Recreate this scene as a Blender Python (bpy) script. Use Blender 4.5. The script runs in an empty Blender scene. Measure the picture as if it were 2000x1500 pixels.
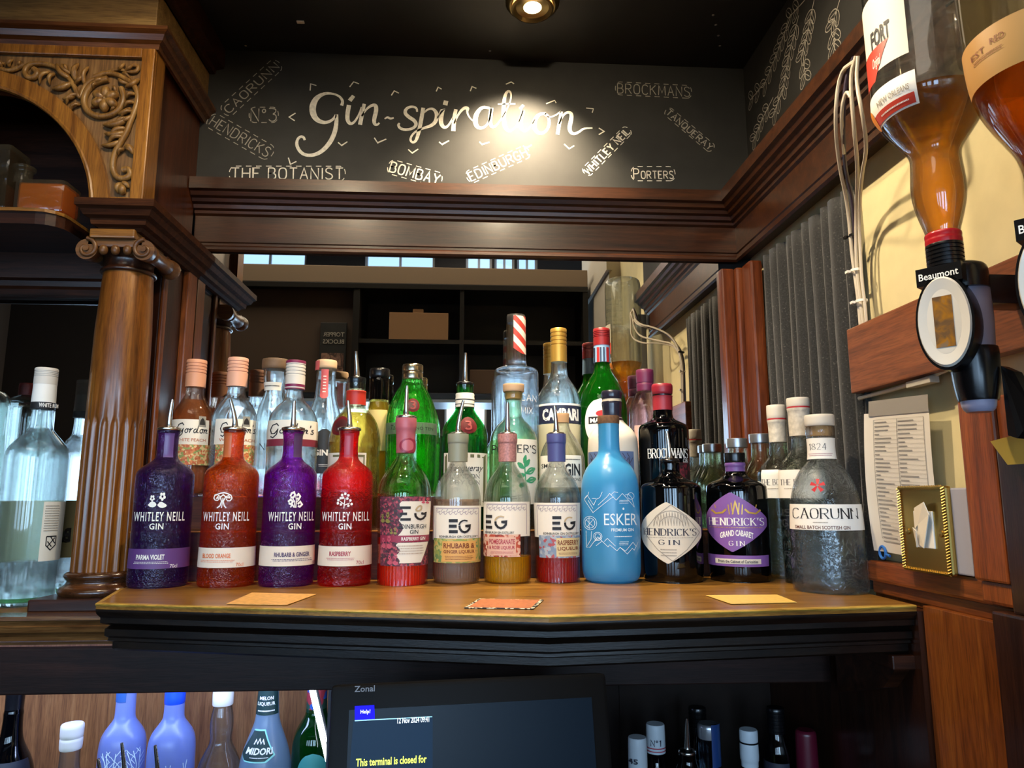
import bpy, bmesh, math, random
from mathutils import Vector
random.seed(7)
S = bpy.context.scene
COL = S.collection
# ------------------------------------------------------------------ camera
F = 1387.0; ZS = 1.30; CAM = Vector((0, -1.55, 1.445))
PITCH = math.atan2(220, F); YAW = math.atan2(85 * math.cos(PITCH), F)
cy, sy, cp, sp = math.cos(YAW), math.sin(YAW), math.cos(PITCH), math.sin(PITCH)
FW = Vector((sy * cp, cy * cp, sp)); RT = Vector((cy, -sy, 0)); UP = RT.cross(FW)
cd = bpy.data.cameras.new('camera'); cam = bpy.data.objects.new('camera', cd); COL.objects.link(cam)
cam.location = CAM; cam.rotation_euler = (math.pi / 2 + PITCH, 0, -YAW)
cd.sensor_width = 36; cd.lens = F / 2000 * 36; cd.clip_start = .02
S.camera = cam
# ------------------------------------------------------------------ view, world, big lights
S.view_settings.view_transform = 'Standard'; S.view_settings.look = 'None'
S.view_settings.gamma = 1; S.view_settings.use_curve_mapping = False
S.view_settings.exposure = 0.0
S.cycles.max_bounces = 14; S.cycles.transparent_max_bounces = 48; S.cycles.transmission_bounces = 10
S.cycles.glossy_bounces = 6; S.cycles.diffuse_bounces = 3; S.cycles.sample_clamp_indirect = 4.0
S.cycles.caustics_reflective = False
wd = bpy.data.worlds.new('daylight'); S.world = wd; wd.use_nodes = True
wb = wd.node_tree.nodes['Background']; wb.inputs[0].default_value = (.42, .62, .95, 1); wb.inputs[1].default_value = 2.2


def light(name, kind, loc, energy, color, target=None, **kw):
    d = bpy.data.lights.new(name, kind); d.energy = energy; d.color = color
    for k, v in kw.items(): setattr(d, k, v)
    o = bpy.data.objects.new(name, d); COL.objects.link(o); o.location = loc
    if target is not None:
        o.rotation_euler = (Vector(target) - Vector(loc)).to_track_quat('-Z', 'Y').to_euler()
    return o


WARM = (1.0, .80, .54)
# ceiling downlights of the alcove, the last one an added fill (their housings are built further down)
SPOT_AT = [((.123, -.21, 2.442), (.10, -.045, 2.05), 85, 1.75, .75, .02),
           ((-.40, -.90, 2.445), (-.64, -.15, 1.60), 34, 1.7, .6, .03),
           ((-.06, -.60, 2.445), (.64, -.62, 1.66), 78, 1.9, .7, .03),
           ((.10, -.95, 2.445), (.16, -.15, 1.70), 46, 2.1, .7, .03)]
for k, (l, t, e, a, b, r) in enumerate(SPOT_AT):
    light('spot_beam', 'SPOT', l, e, WARM, t, spot_size=a, spot_blend=b, shadow_soft_size=r)
light('room_fill', 'AREA', (-.3, -1.45, 3.6), 48, (1, .84, .64), (-.3, -1.40, 1.2), shape='RECTANGLE', size=2.6, size_y=.5)  # both area lamps are added fill for gantry and bottles, no known source
light('room_fill', 'AREA', (-.6, -2.9, 3.6), 30, (1, .84, .64), (-.4, -2.6, 1.2), shape='RECTANGLE', size=2.4, size_y=1.2)
# daylight entering by the two rows of windows of the front room
for wx, ww, we in ((-2.6, .56, 14), (-1.7, .56, 14), (-.8, .56, 24), (-.03, .30, 20), (.51, .54, 30), (1.55, .66, 20)):
    light('window_daylight', 'AREA', (wx, -4.18, 1.675), we, (.50, .74, 1), (wx, 0, 1.675), shape='RECTANGLE', size=ww, size_y=1.0)

# ------------------------------------------------------------------ pixel helpers (2000 x 1500 frame) onto real planes
def ray(px, py): return FW * F + RT * (px - 1000) - UP * (py - 750)
def oy(px, py, Y):
    d = ray(px, py); return CAM + d * ((Y - CAM.y) / d.y)
def oz(px, py, Z):
    d = ray(px, py); return CAM + d * ((Z - CAM.z) / d.z)
def ox(px, py, X):
    d = ray(px, py); return CAM + d * ((X - CAM.x) / d.x)
def proj(p):
    q = Vector(p) - CAM; z = q.dot(FW); return 1000 + F * q.dot(RT) / z, 750 - F * q.dot(UP) / z, z

# ------------------------------------------------------------------ materials
def lin(h):
    h = h.lstrip('#'); c = [int(h[i:i + 2], 16) / 255 for i in (0, 2, 4)]
    return tuple((x / 12.92 if x <= .04045 else ((x + .055) / 1.055) ** 2.4) for x in c) + (1,)
MATS = {}
def newmat(name):
    m = bpy.data.materials.new(name); m.use_nodes = True; nt = m.node_tree; nt.nodes.clear()
    out = nt.nodes.new('ShaderNodeOutputMaterial'); return m, nt, out
def N(nt, t, **kw):
    n = nt.nodes.new(t)
    for k, v in kw.items():
        if k in n.inputs.keys(): n.inputs[k].default_value = v
        else: setattr(n, k, v)
    return n
def ramp(nt, fac, stops):
    r = nt.nodes.new('ShaderNodeValToRGB'); e = r.color_ramp.elements
    e[0].position, e[0].color = stops[0]; e[1].position, e[1].color = stops[-1]
    for p, c in stops[1:-1]:
        x = e.new(p); x.color = c
    nt.links.new(fac, r.inputs[0]); return r.outputs[0]
def coords(nt, scale=(1, 1, 1), kind='Object', rot=(0, 0, 0)):
    t = nt.nodes.new('ShaderNodeTexCoord'); mp = nt.nodes.new('ShaderNodeMapping')
    mp.inputs['Scale'].default_value = scale; mp.inputs['Rotation'].default_value = rot
    nt.links.new(t.outputs[kind], mp.inputs[0]); return mp.outputs[0]
def plain(name, c, rough=.5, metal=0, coat=0, noise=0, nscale=40, emit=0, spec=.5, bump=0, sheen=0):
    if name in MATS: return MATS[name]
    m, nt, out = newmat(name); p = N(nt, 'ShaderNodeBsdfPrincipled'); L = nt.links
    c = lin(c) if isinstance(c, str) else c
    p.inputs['Base Color'].default_value = c; p.inputs['Roughness'].default_value = rough
    p.inputs['Metallic'].default_value = metal; p.inputs['Coat Weight'].default_value = coat
    p.inputs['Specular IOR Level'].default_value = spec; p.inputs['Sheen Weight'].default_value = sheen
    if emit: p.inputs['Emission Color'].default_value = c; p.inputs['Emission Strength'].default_value = emit
    if noise or bump:
        n = N(nt, 'ShaderNodeTexNoise', Scale=nscale, Detail=6.0); L.new(coords(nt), n.inputs['Vector'])
        if noise:
            d = tuple(x * (1 - noise) for x in c[:3]) + (1,); l = tuple(min(1, x * (1 + noise)) for x in c[:3]) + (1,)
            L.new(ramp(nt, n.outputs[0], [(.3, d), (.7, l)]), p.inputs['Base Color'])
        if bump:
            b = N(nt, 'ShaderNodeBump', Strength=bump, Distance=.002); L.new(n.outputs[0], b.inputs['Height']); L.new(b.outputs[0], p.inputs['Normal'])
    L.new(p.outputs[0], out.inputs[0]); MATS[name] = m; return m
def wood(name, dark, mid, light_, axis='x', rough=.35, coat=.25, scale=1.0, fine=1.0, spec=.4):
    """varnished timber with the grain along one axis"""
    if name in MATS: return MATS[name]
    m, nt, out = newmat(name); L = nt.links; p = N(nt, 'ShaderNodeBsdfPrincipled')
    k = {'x': (.06, 1, 1), 'y': (1, .06, 1), 'z': (1, 1, .06)}[axis]
    v = coords(nt, tuple(a * 60 * scale for a in k))
    n1 = N(nt, 'ShaderNodeTexNoise', Scale=1.0, Detail=8.0, Roughness=.65, Distortion=.6); L.new(v, n1.inputs['Vector'])
    v2 = coords(nt, tuple(a * 520 * fine for a in k))
    n2 = N(nt, 'ShaderNodeTexNoise', Scale=1.0, Detail=3.0, Roughness=.5); L.new(v2, n2.inputs['Vector'])
    c = ramp(nt, n1.outputs[0], [(.28, lin(dark)), (.5, lin(mid)), (.72, lin(light_))])
    mx = N(nt, 'ShaderNodeMix', data_type='RGBA', blend_type='MULTIPLY'); mx.inputs[0].default_value = .6
    L.new(c, mx.inputs[6]); L.new(ramp(nt, n2.outputs[0], [(.35, (.45, .42, .4, 1)), (.55, (1, 1, 1, 1))]), mx.inputs[7])
    L.new(mx.outputs[2], p.inputs['Base Color'])
    p.inputs['Specular IOR Level'].default_value = spec
    p.inputs['Roughness'].default_value = rough; p.inputs['Coat Weight'].default_value = coat; p.inputs['Coat Roughness'].default_value = .18
    b = N(nt, 'ShaderNodeBump', Strength=.12, Distance=.001); L.new(n2.outputs[0], b.inputs['Height']); L.new(b.outputs[0], p.inputs['Normal'])
    L.new(p.outputs[0], out.inputs[0]); MATS[name] = m; return m
def glass(name, tint, refr=.35, body=None, bf=0, rough=.01, ior=1.45, emb=0, escale=60, gl=1.0, frost=0):
    """bottle glass or liquid: straight transmission, refraction, mirror reflection and an optional cloudy body"""
    if name in MATS: return MATS[name]
    m, nt, out = newmat(name); L = nt.links
    tint = lin(tint) if isinstance(tint, str) else tint
    t = N(nt, 'ShaderNodeBsdfTransparent'); t.inputs[0].default_value = tint
    g = N(nt, 'ShaderNodeBsdfRefraction', IOR=ior, Roughness=rough + frost); g.inputs[0].default_value = tint
    mx = N(nt, 'ShaderNodeMixShader'); mx.inputs[0].default_value = refr; L.new(t.outputs[0], mx.inputs[1]); L.new(g.outputs[0], mx.inputs[2])
    o = mx.outputs[0]; bn = None
    if emb:
        w = N(nt, 'ShaderNodeTexNoise', Scale=escale, Detail=2.0, Distortion=2.5); L.new(coords(nt), w.inputs['Vector'])
        bn = N(nt, 'ShaderNodeBump', Strength=emb, Distance=.004); L.new(w.outputs[0], bn.inputs['Height'])
        L.new(bn.outputs[0], g.inputs['Normal'])
    if body:
        d = N(nt, 'ShaderNodeBsdfDiffuse'); d.inputs[0].default_value = lin(body)
        tr = N(nt, 'ShaderNodeBsdfTranslucent'); tr.inputs[0].default_value = lin(body)
        md = N(nt, 'ShaderNodeMixShader'); md.inputs[0].default_value = .5; L.new(d.outputs[0], md.inputs[1]); L.new(tr.outputs[0], md.inputs[2])
        m2 = N(nt, 'ShaderNodeMixShader'); m2.inputs[0].default_value = bf; L.new(o, m2.inputs[1]); L.new(md.outputs[0], m2.inputs[2]); o = m2.outputs[0]
    f = N(nt, 'ShaderNodeFresnel', IOR=ior); gs = N(nt, 'ShaderNodeBsdfGlossy', Roughness=max(.03, frost)); gs.inputs[0].default_value = (gl, gl, gl, 1)
    if bn: L.new(bn.outputs[0], gs.inputs['Normal'])
    ge = N(nt, 'ShaderNodeNewGeometry'); fm = N(nt, 'ShaderNodeMath', operation='SUBTRACT'); fm.inputs[0].default_value = 1; L.new(ge.outputs['Backfacing'], fm.inputs[1])
    fx = N(nt, 'ShaderNodeMath', operation='MULTIPLY'); L.new(f.outputs[0], fx.inputs[0]); L.new(fm.outputs[0], fx.inputs[1])   # outer faces reflect
    m3 = N(nt, 'ShaderNodeMixShader'); L.new(fx.outputs[0], m3.inputs[0]); L.new(o, m3.inputs[1]); L.new(gs.outputs[0], m3.inputs[2])
    L.new(m3.outputs[0], out.inputs[0]); MATS[name] = m; return m
def patterned(name, cols, scale=200, rough=.6, kind='voronoi'):
    """printed paper with a busy pattern of several inks"""
    if name in MATS: return MATS[name]
    m, nt, out = newmat(name); L = nt.links; p = N(nt, 'ShaderNodeBsdfPrincipled', Roughness=rough)
    if kind == 'voronoi':
        v = N(nt, 'ShaderNodeTexVoronoi', Scale=scale); L.new(coords(nt), v.inputs['Vector']); fac = N(nt, 'ShaderNodeSeparateColor'); L.new(v.outputs['Color'], fac.inputs[0]); fac = fac.outputs[0]
    else:
        v = N(nt, 'ShaderNodeTexNoise', Scale=scale, Detail=3.0, Distortion=1.5); L.new(coords(nt), v.inputs['Vector']); fac = v.outputs[0]
    n = len(cols); lo, hi = (0, 1) if kind == 'voronoi' else (.3, .7)
    r = ramp(nt, fac, [(lo + (hi - lo) * i / (n - 1), lin(c)) for i, c in enumerate(cols)])
    if kind == 'voronoi': r.node.color_ramp.interpolation = 'CONSTANT'
    L.new(r, p.inputs['Base Color']); L.new(p.outputs[0], out.inputs[0]); MATS[name] = m; return m
def emit(name, c, s):
    if name in MATS: return MATS[name]
    m, nt, out = newmat(name); e = N(nt, 'ShaderNodeEmission', Strength=s); e.inputs[0].default_value = lin(c); nt.links.new(e.outputs[0], out.inputs[0]); MATS[name] = m; return m

W_OAK = wood('golden_oak', '#5a3310', '#8a5a22', '#a9742f', 'z', .32, .35)
W_OAKX = wood('golden_oak_x', '#5e3a16', '#8e6028', '#ab7a36', 'x', .32, .35)
W_OAKTOP = wood('shelf_oak', '#66441c', '#8d6428', '#a67a38', 'x', .28, .3)
W_PALE = wood('pale_oak_x', '#6b5230', '#8a6c40', '#a58652', 'x', .5, .1)
W_DARK = wood('dark_mahogany_x', '#1c0d07', '#2f170c', '#452414', 'x', .42, .1, spec=.25)
W_DARKY = wood('dark_mahogany_y', '#1c0d07', '#2f170c', '#452414', 'y', .42, .1, spec=.25)
W_DARKZ = wood('dark_mahogany_z', '#1c0d07', '#2f170c', '#412212', 'z', .32, .35)
W_FRZ = wood('frieze_mahogany_x', '#1e0f07', '#371c0c', '#4a2912', 'x', .36, .12)
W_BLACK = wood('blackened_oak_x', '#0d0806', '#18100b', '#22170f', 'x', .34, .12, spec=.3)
W_RED = wood('red_mahogany_z', '#52280b', '#7a3f14', '#92551f', 'z', .38, .2)
W_REDY = wood('red_mahogany_y', '#52260e', '#7c4019', '#985226', 'y', .36, .25)
W_CARVE = wood('carved_oak', '#5a3d1c', '#86602e', '#a57f46', 'z', .42, .15)
W_PANEL = wood('back_panel_oak', '#7a4a2a', '#a3683c', '#bd8250', 'z', .4, .15)
BLACKBOARD = plain('blackboard_paint', '#242422', .62, noise=.2, nscale=18, spec=.4)
CHALK = plain('chalk_white', '#d8d4c6', .9, noise=.18, nscale=150)
CHALK_DIM = plain('chalk_grey', '#9b978c', .9, noise=.25, nscale=150)
CREAM = plain('cream_wall_paint', '#dccfa0', .75, noise=.05, nscale=25, bump=.25)
STEEL = plain('polished_steel', '#d2d0cb', .2, metal=1)
CHROME = plain('brushed_chrome', '#b4b4b2', .3, metal=1)
BRASS = plain('polished_brass', '#c2a45a', .3, metal=1)
PLBLACK = plain('black_plastic', '#0c0c0e', .25)
WHITE = plain('white_print', '#efece4', .55)
PAPER = plain('label_paper', '#e6dfcf', .6)
INK = plain('black_ink', '#17161a', .6)
CLEAR = glass('clear_glass', (.975, .99, .98, 1), .6, '#dfe8e4', .02, ior=1.48)
THINGLASS = glass('thin_clear_glass', (.975, .985, .97, 1), .28)
CLEARFULL = glass('clear_spirit_glass', (.93, .965, .955, 1), .6, ior=1.38)
MIR = None
mm, nt, out = newmat('mirror_silver'); g_ = N(nt, 'ShaderNodeBsdfGlossy', Roughness=.0); g_.inputs[0].default_value = (.80, .80, .78, 1); nt.links.new(g_.outputs[0], out.inputs[0]); MIR = mm

# ------------------------------------------------------------------ object helpers
def tag(o, label=None, cat=None, group=None, kind=None):
    if label: o['label'] = label
    if cat: o['category'] = cat
    if group: o['group'] = group
    if kind: o['kind'] = kind
    return o
def root(name, loc, label, cat, group=None):
    o = bpy.data.objects.new(name, None); COL.objects.link(o); o.location = loc; o.empty_display_size = .02
    return tag(o, label, cat, group)
def origin(o):
    v = Vector((0, 0, 0))
    while o is not None: v = v + o.location; o = o.parent
    return v
class MB:
    def __init__(s): s.v = []; s.f = []
    def add(s, V, Fc):
        n = len(s.v); s.v += [Vector(p) for p in V]; s.f += [tuple(i + n for i in f) for f in Fc]; return s
    def box(s, a, b, bev=0):
        x0, y0, z0 = (min(a[i], b[i]) for i in range(3)); x1, y1, z1 = (max(a[i], b[i]) for i in range(3))
        if bev:
            bm = bmesh.new(); bmesh.ops.create_cube(bm, size=1)
            for v in bm.verts: v.co = Vector(((x0 + x1) / 2 + v.co.x * (x1 - x0), (y0 + y1) / 2 + v.co.y * (y1 - y0), (z0 + z1) / 2 + v.co.z * (z1 - z0)))
            bmesh.ops.bevel(bm, geom=bm.edges[:], offset=bev, segments=2, affect='EDGES', profile=.6)
            bm.verts.index_update(); s.add([v.co.copy() for v in bm.verts], [tuple(v.index for v in f.verts) for f in bm.faces]); bm.free(); return s
        return s.add([(x0, y0, z0), (x1, y0, z0), (x1, y1, z0), (x0, y1, z0), (x0, y0, z1), (x1, y0, z1), (x1, y1, z1), (x0, y1, z1)],
                     [(0, 3, 2, 1), (4, 5, 6, 7), (0, 1, 5, 4), (1, 2, 6, 5), (2, 3, 7, 6), (3, 0, 4, 7)])
    def prism(s, poly, d):
        n = len(poly); d = Vector(d); P = [Vector(p) for p in poly]
        return s.add(P + [p + d for p in P], [tuple(range(n))[::-1], tuple(range(n, 2 * n))] + [(i, (i + 1) % n, n + (i + 1) % n, n + i) for i in range(n)])
    def lathe(s, prof, c, seg=40, axis=None, squash=1.0, flute=None, closed=False):
        """prof = [(r, t)] around an axis starting at c"""
        c = Vector(c); a = Vector(axis).normalized() if axis else Vector((0, 0, 1))
        u = a.orthogonal().normalized() if axis else Vector((1, 0, 0)); w = a.cross(u)
        V = []; Fc = []
        for (r, t) in prof:
            for k in range(seg):
                th = 2 * math.pi * k / seg; rr = r * (flute(th, t) if flute else 1)
                V.append(c + a * t + u * (rr * math.cos(th)) + w * (rr * math.sin(th) * squash))
        n = len(prof)
        for i in range(n - 1 if not closed else n):
            j = (i + 1) % n
            for k in range(seg):
                k2 = (k + 1) % seg; Fc.append((i * seg + k, i * seg + k2, j * seg + k2, j * seg + k))
        if not closed:
            if prof[0][0] > 1e-5: Fc.append(tuple(range(seg))[::-1])
            if prof[-1][0] > 1e-5: Fc.append(tuple((n - 1) * seg + k for k in range(seg)))
        return s.add(V, Fc)
    def tube(s, pts, rad, seg=8, flat=1.0):
        P = [Vector(p) for p in pts]; n = len(P); R = rad if isinstance(rad, (list, tuple)) else [rad] * n
        V = []; Fc = []; prev = None
        for i in range(n):
            t = (P[min(i + 1, n - 1)] - P[max(i - 1, 0)]).normalized()
            u = t.orthogonal().normalized() if prev is None else (prev - t * prev.dot(t)).normalized()
            prev = u; w = t.cross(u)
            for k in range(seg):
                th = 2 * math.pi * k / seg; V.append(P[i] + u * (R[i] * math.cos(th)) + w * (R[i] * math.sin(th) * flat))
        for i in range(n - 1):
            for k in range(seg): k2 = (k + 1) % seg; Fc.append((i * seg + k, i * seg + k2, (i + 1) * seg + k2, (i + 1) * seg + k))
        Fc += [tuple(range(seg))[::-1], tuple((n - 1) * seg + k for k in range(seg))]
        return s.add(V, Fc)
    def sweep(s, path, prof, closed=True):
        """prof [(outward offset, z)] swept along a horizontal path, outward = right-hand side of travel"""
        P = [Vector((p[0], p[1], 0)) for p in path]; n = len(P); m = len(prof); V = []; Fc = []
        for i in range(n):
            d0 = (P[i] - P[i - 1]).normalized() if i else (P[1] - P[0]).normalized()
            d1 = (P[i + 1] - P[i]).normalized() if i < n - 1 else d0
            n0 = Vector((d0.y, -d0.x, 0)); n1 = Vector((d1.y, -d1.x, 0)); b = (n0 + n1); b = b / max(1e-6, b.dot(n0))
            for (o, z) in prof: q = P[i] + b * o; V.append((q.x, q.y, z))
        for i in range(n - 1):
            for k in range(m): k2 = (k + 1) % m; Fc.append((i * m + k, (i + 1) * m + k, (i + 1) * m + k2, i * m + k2))
        Fc += [tuple(range(m)), tuple((n - 1) * m + k for k in range(m))[::-1]]
        return s.add(V, Fc)
    def build(s, name, mat, parent=None, smooth=False, label=None, kind=None, cat=None, group=None, loc=None):
        o = Vector((0, 0, 0))
        if parent is not None: o = origin(parent)
        elif loc is not None: o = Vector(loc)
        me = bpy.data.meshes.new(name); me.from_pydata([tuple(v - o) for v in s.v], [], s.f)
        bm = bmesh.new(); bm.from_mesh(me); bmesh.ops.recalc_face_normals(bm, faces=bm.faces[:]); bm.to_mesh(me); bm.free()
        me.materials.append(mat)
        if smooth:
            for p in me.polygons: p.use_smooth = True
            try: me.set_sharp_from_angle(angle=math.radians(smooth if smooth > 1 else 38))
            except Exception: pass
        ob = bpy.data.objects.new(name, me); COL.objects.link(ob)
        if parent is not None: ob.parent = parent
        elif loc is not None: ob.location = loc
        return tag(ob, label, cat, group, kind)
def struct(name, mb, mat, smooth=False): return mb.build(name, mat, None, smooth, kind='structure')
def chaikin(p, n=2, closed=False):
    for _ in range(n):
        q = [] if closed else [p[0]]
        m = len(p)
        for i in range(m if closed else m - 1):
            a, b = p[i], p[(i + 1) % m]
            q += [tuple(x * .75 + y * .25 for x, y in zip(a, b)), tuple(x * .25 + y * .75 for x, y in zip(a, b))]
        if not closed: q.append(p[-1])
        p = q
    return p

# ------------------------------------------------------------------ lettering
GLYPH = {
 'A': '0,0 3,10 6,0|1.1,3.6 4.9,3.6', 'B': '0,0 0,10|~0,10 4,10 5.2,8.8 5,6 3.4,5.3 0,5.3|~0,5.3 4,5.3 5.8,4 5.8,1.3 4.2,0 0,0',
 'C': '~5.8,8.4 4.6,10 1.6,10 0,7.6 0,2.4 1.6,0 4.6,0 5.8,1.6', 'D': '0,0 0,10|~0,10 3.4,10 6,8.4 6.2,5 6,1.6 3.4,0 0,0', 'E': '5.2,10 0,10 0,0 5.2,0|0,5.2 4.2,5.2',
 'G': '~5.8,8.4 4.6,10 1.6,10 0,7.6 0,2.4 1.6,0 4.6,0 5.8,1.2 5.8,4.4|3.2,4.4 6,4.4', 'H': '0,0 0,10|6,0 6,10|0,5.2 6,5.2', 'I': '0.6,0 0.6,10', 'K': '0,0 0,10|5.6,10 0,4.6|1.8,6 6,0', 'L': '0,10 0,0 5,0',
 'M': '0,0 0.6,10 3.6,2.5 6.6,10 7.2,0', 'N': '0,0 0,10 6,0 6,10', 'O': '~3,10 1,9.6 0,7.5 0,2.5 1,.4 3,0 5,.4 6,2.5 6,7.5 5,9.6 3,10', 'P': '0,0 0,10|~0,10 4,10 5.8,8.8 5.8,6 4,4.8 0,4.8',
 'Q': '~3,10 1,9.6 0,7.5 0,2.5 1,.4 3,0 5,.4 6,2.5 6,7.5 5,9.6 3,10|3.6,2.6 6.2,-1', 'R': '0,0 0,10|~0,10 4,10 5.6,8.8 5.6,6.2 4,5 0,5|2.6,5 6,0', 'S': '~5.4,8.6 4,10 1.6,10 .2,8.6 .4,6.4 3,5.2 5.4,3.8 5.6,1.4 4,0 1.4,0 0,1.4',
 'T': '0,10 6,10|3,10 3,0', 'U': '~0,10 0,3 .8,.6 3,0 5.2,.6 6,3 6,10', 'V': '0,10 3,0 6,10', 'W': '0,10 1.8,0 4,7.5 6.2,0 8,10', 'X': '0,0 6,10|0,10 6,0', 'Y': '0,10 3,5 6,10|3,5 3,0',
 '3': '~0,10 3,10 5.4,9.4 5,6.8 2.6,5.6 5.4,5 5.8,2 4,0 1.4,0 0,1.4', '1': '0.6,8 2.4,10 2.4,0', '8': '~3,5.4 .6,6.6 .6,9.2 3,10 5.2,9.2 5.2,6.6 3,5.4 0,3.6 .2,.8 3,0 5.8,.8 6,3.6 3,5.4',
 '2': '~0,8 1,10 4.6,10 5.6,7.6 4.4,5 0,0|0,0 6,0', '4': '4.4,0 4.4,10 0,3 6,3', '\'': '0.5,10 0.3,7.4', '°': '~1.2,9.6 0,8.6 .4,7 1.6,6.6 2.6,7.6 2.4,9.2 1.2,9.6', '-': '0,4.6 3,4.6'}
def glyph_strokes(txt, gap=2.2, small=None):
    out = []; x = 0
    for i, ch in enumerate(txt):
        if ch == ' ': x += 4.5; continue
        k = small if (small and i) else 1.0
        mx = 0
        for st in GLYPH[ch].split('|'):
            c = st.startswith('~'); pts = [tuple(float(a) * k for a in q.split(',')) for q in st.lstrip('~').split()]
            mx = max(mx, max(p[0] for p in pts)); raw = pts
            if c: pts = chaikin(pts, 2)
            out.append(([(p[0] + x, p[1]) for p in pts], c))
        x += mx + gap * k
    return out, x - gap
def ribbon(pts, w, V, Fc):
    n = len(pts); base = len(V); W = w if isinstance(w, (list, tuple)) else [w] * n
    for i in range(n):
        a = pts[max(0, i - 1)]; b = pts[min(n - 1, i + 1)]; dx, dy = b[0] - a[0], b[1] - a[1]; l = math.hypot(dx, dy) or 1
        k = 1.0
        if 0 < i < n - 1:
            d1 = (pts[i][0] - a[0], pts[i][1] - a[1]); l1 = math.hypot(*d1) or 1; k = min(1.8, 1 / max(.3, abs((dx * d1[0] + dy * d1[1]) / (l * l1))))
        nx, ny = -dy / l * W[i] / 2 * k, dx / l * W[i] / 2 * k
        V += [(pts[i][0] + nx, pts[i][1] + ny), (pts[i][0] - nx, pts[i][1] - ny)]
    for i in range(n - 1): q = base + 2 * i; Fc.append((q, q + 1, q + 3, q + 2))
def hand(txt, w=1.0, gap=2.2, serif=False, small=None):
    """single-stroke capitals; serif=True gives thick stems, thin hairlines and serifs. Returns (verts, faces, width, height) in tenths of a cap height"""
    st, W = glyph_strokes(txt, gap, small); V = []; Fc = []
    for pts, c in st:
        if not serif: ribbon(pts, w, V, Fc); continue
        for i in range(len(pts) - 1):
            a, b = pts[i], pts[i + 1]; l = math.hypot(b[0] - a[0], b[1] - a[1]) or 1; vert = abs(b[1] - a[1]) / l
            down = 1.0 if (b[0] - a[0]) * (b[1] - a[1]) <= 0 else .45
            ww = w * (.34 + .66 * vert ** 2 * down)
            ex = .12 * w / l if not c else .05 * w / l
            a2 = (a[0] - (b[0] - a[0]) * ex, a[1] - (b[1] - a[1]) * ex); b2 = (b[0] + (b[0] - a[0]) * ex, b[1] + (b[1] - a[1]) * ex)
            ribbon([a2, b2], ww, V, Fc)
            if not c and vert > .7:
                for q in (a, b):
                    if q[1] < .3 or q[1] > 9.7: ribbon([(q[0] - w * .95, q[1]), (q[0] + w * .95, q[1])], w * .3, V, Fc)
    return V, Fc, W, 10.0
def sans(txt, bold=.0, shear=0, spacing=1.0):
    c = bpy.data.curves.new('t', 'FONT'); c.body = txt; c.size = 1; c.offset = bold; c.shear = shear; c.space_character = spacing; c.resolution_u = 2
    o = bpy.data.objects.new('t', c); COL.objects.link(o)
    me = bpy.data.meshes.new_from_object(o.evaluated_get(bpy.context.evaluated_depsgraph_get()))
    V = [(v.co.x, v.co.y) for v in me.vertices]; Fc = [tuple(p.vertices) for p in me.polygons]
    bpy.data.objects.remove(o); bpy.data.curves.remove(c); bpy.data.meshes.remove(me)
    x0 = min(v[0] for v in V); x1 = max(v[0] for v in V); y0 = min(v[1] for v in V); y1 = max(v[1] for v in V)
    return [(v[0] - x0, v[1] - y0) for v in V], Fc, x1 - x0, y1 - y0
def lines2d(strokes, w):
    """strokes traced in any units, y down; returned y up and moved to the origin"""
    V = []; Fc = []
    for s_ in strokes:
        ww = w
        if isinstance(s_, tuple): s_, ww = s_
        if not isinstance(ww, list):
            q = [s_[0]]
            for a, b in zip(s_, s_[1:]):
                n = max(1, int(math.hypot(b[0] - a[0], b[1] - a[1]) / (w * 2.2))); q += [(a[0] + (b[0] - a[0]) * k / n, a[1] + (b[1] - a[1]) * k / n) for k in range(1, n + 1)]
            s_ = q
        ribbon([(a, -b) for a, b in s_], ww, V, Fc)
    x0 = min(v[0] for v in V); x1 = max(v[0] for v in V); y0 = min(v[1] for v in V); y1 = max(v[1] for v in V)
    return [(v[0] - x0, v[1] - y0) for v in V], Fc, x1 - x0, y1 - y0
def flat_word(shape, o, ux, uz, h, name, mat, parent, nrm, w=None):
    """lay lettering on a flat face: o = lower left corner, ux / uz unit vectors along and up, h = height in metres"""
    V, Fc, W, H = shape; k = h / H; kx = (w / W) if w else k; ux, uz, nrm = Vector(ux), Vector(uz), Vector(nrm)
    return MB().add([Vector(o) + ux * (v[0] * kx) + uz * (v[1] * k) + nrm * .0006 for v in V], Fc).build(name, mat, parent)

# ================================================================== THE ROOM
WX = .655                                  # right wall
CZ = 2.46                                 # alcove ceiling
struct('floor', MB().box((-3.6, -4.3, -.05), (3.4, .2, 0)), plain('dark_floor', '#2a211b', .6, noise=.2))
struct('wall_back', MB().box((-3.6, .012, 0), (3.4, .15, 3.7)), plain('black_wall_paint', '#141312', .6))
struct('ceiling', MB().box((-3.6, -4.3, 3.7), (3.4, .15, 3.8)), plain('room_ceiling_paint', '#8f8570', .8))
struct('trim_2', MB().box((-1.6, -1.02, CZ), (WX, .012, CZ + .03)).box((-1.6, -1.05, CZ), (WX, -1.02, CZ + .25)), plain('black_ceiling_paint', '#171716', .5, noise=.2, nscale=8))
struct('wall_right', MB().box((WX, -1.42, 0), (WX + .12, .012, 3.7)), CREAM)
struct('wall_left', MB().box((-3.6, -4.3, 0), (-3.5, .012, 3.7)), plain('brown_wall', '#4a3a2a', .8))
struct('trim_3', MB().box((WX - .05, -2.15, 0), (WX + .4, -1.42, 3.7)).box((WX - .065, -2.15, 2.42), (WX - .04, -1.40, 2.47)), plain('white_pillar_paint', '#bdb4a2', .7))
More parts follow.
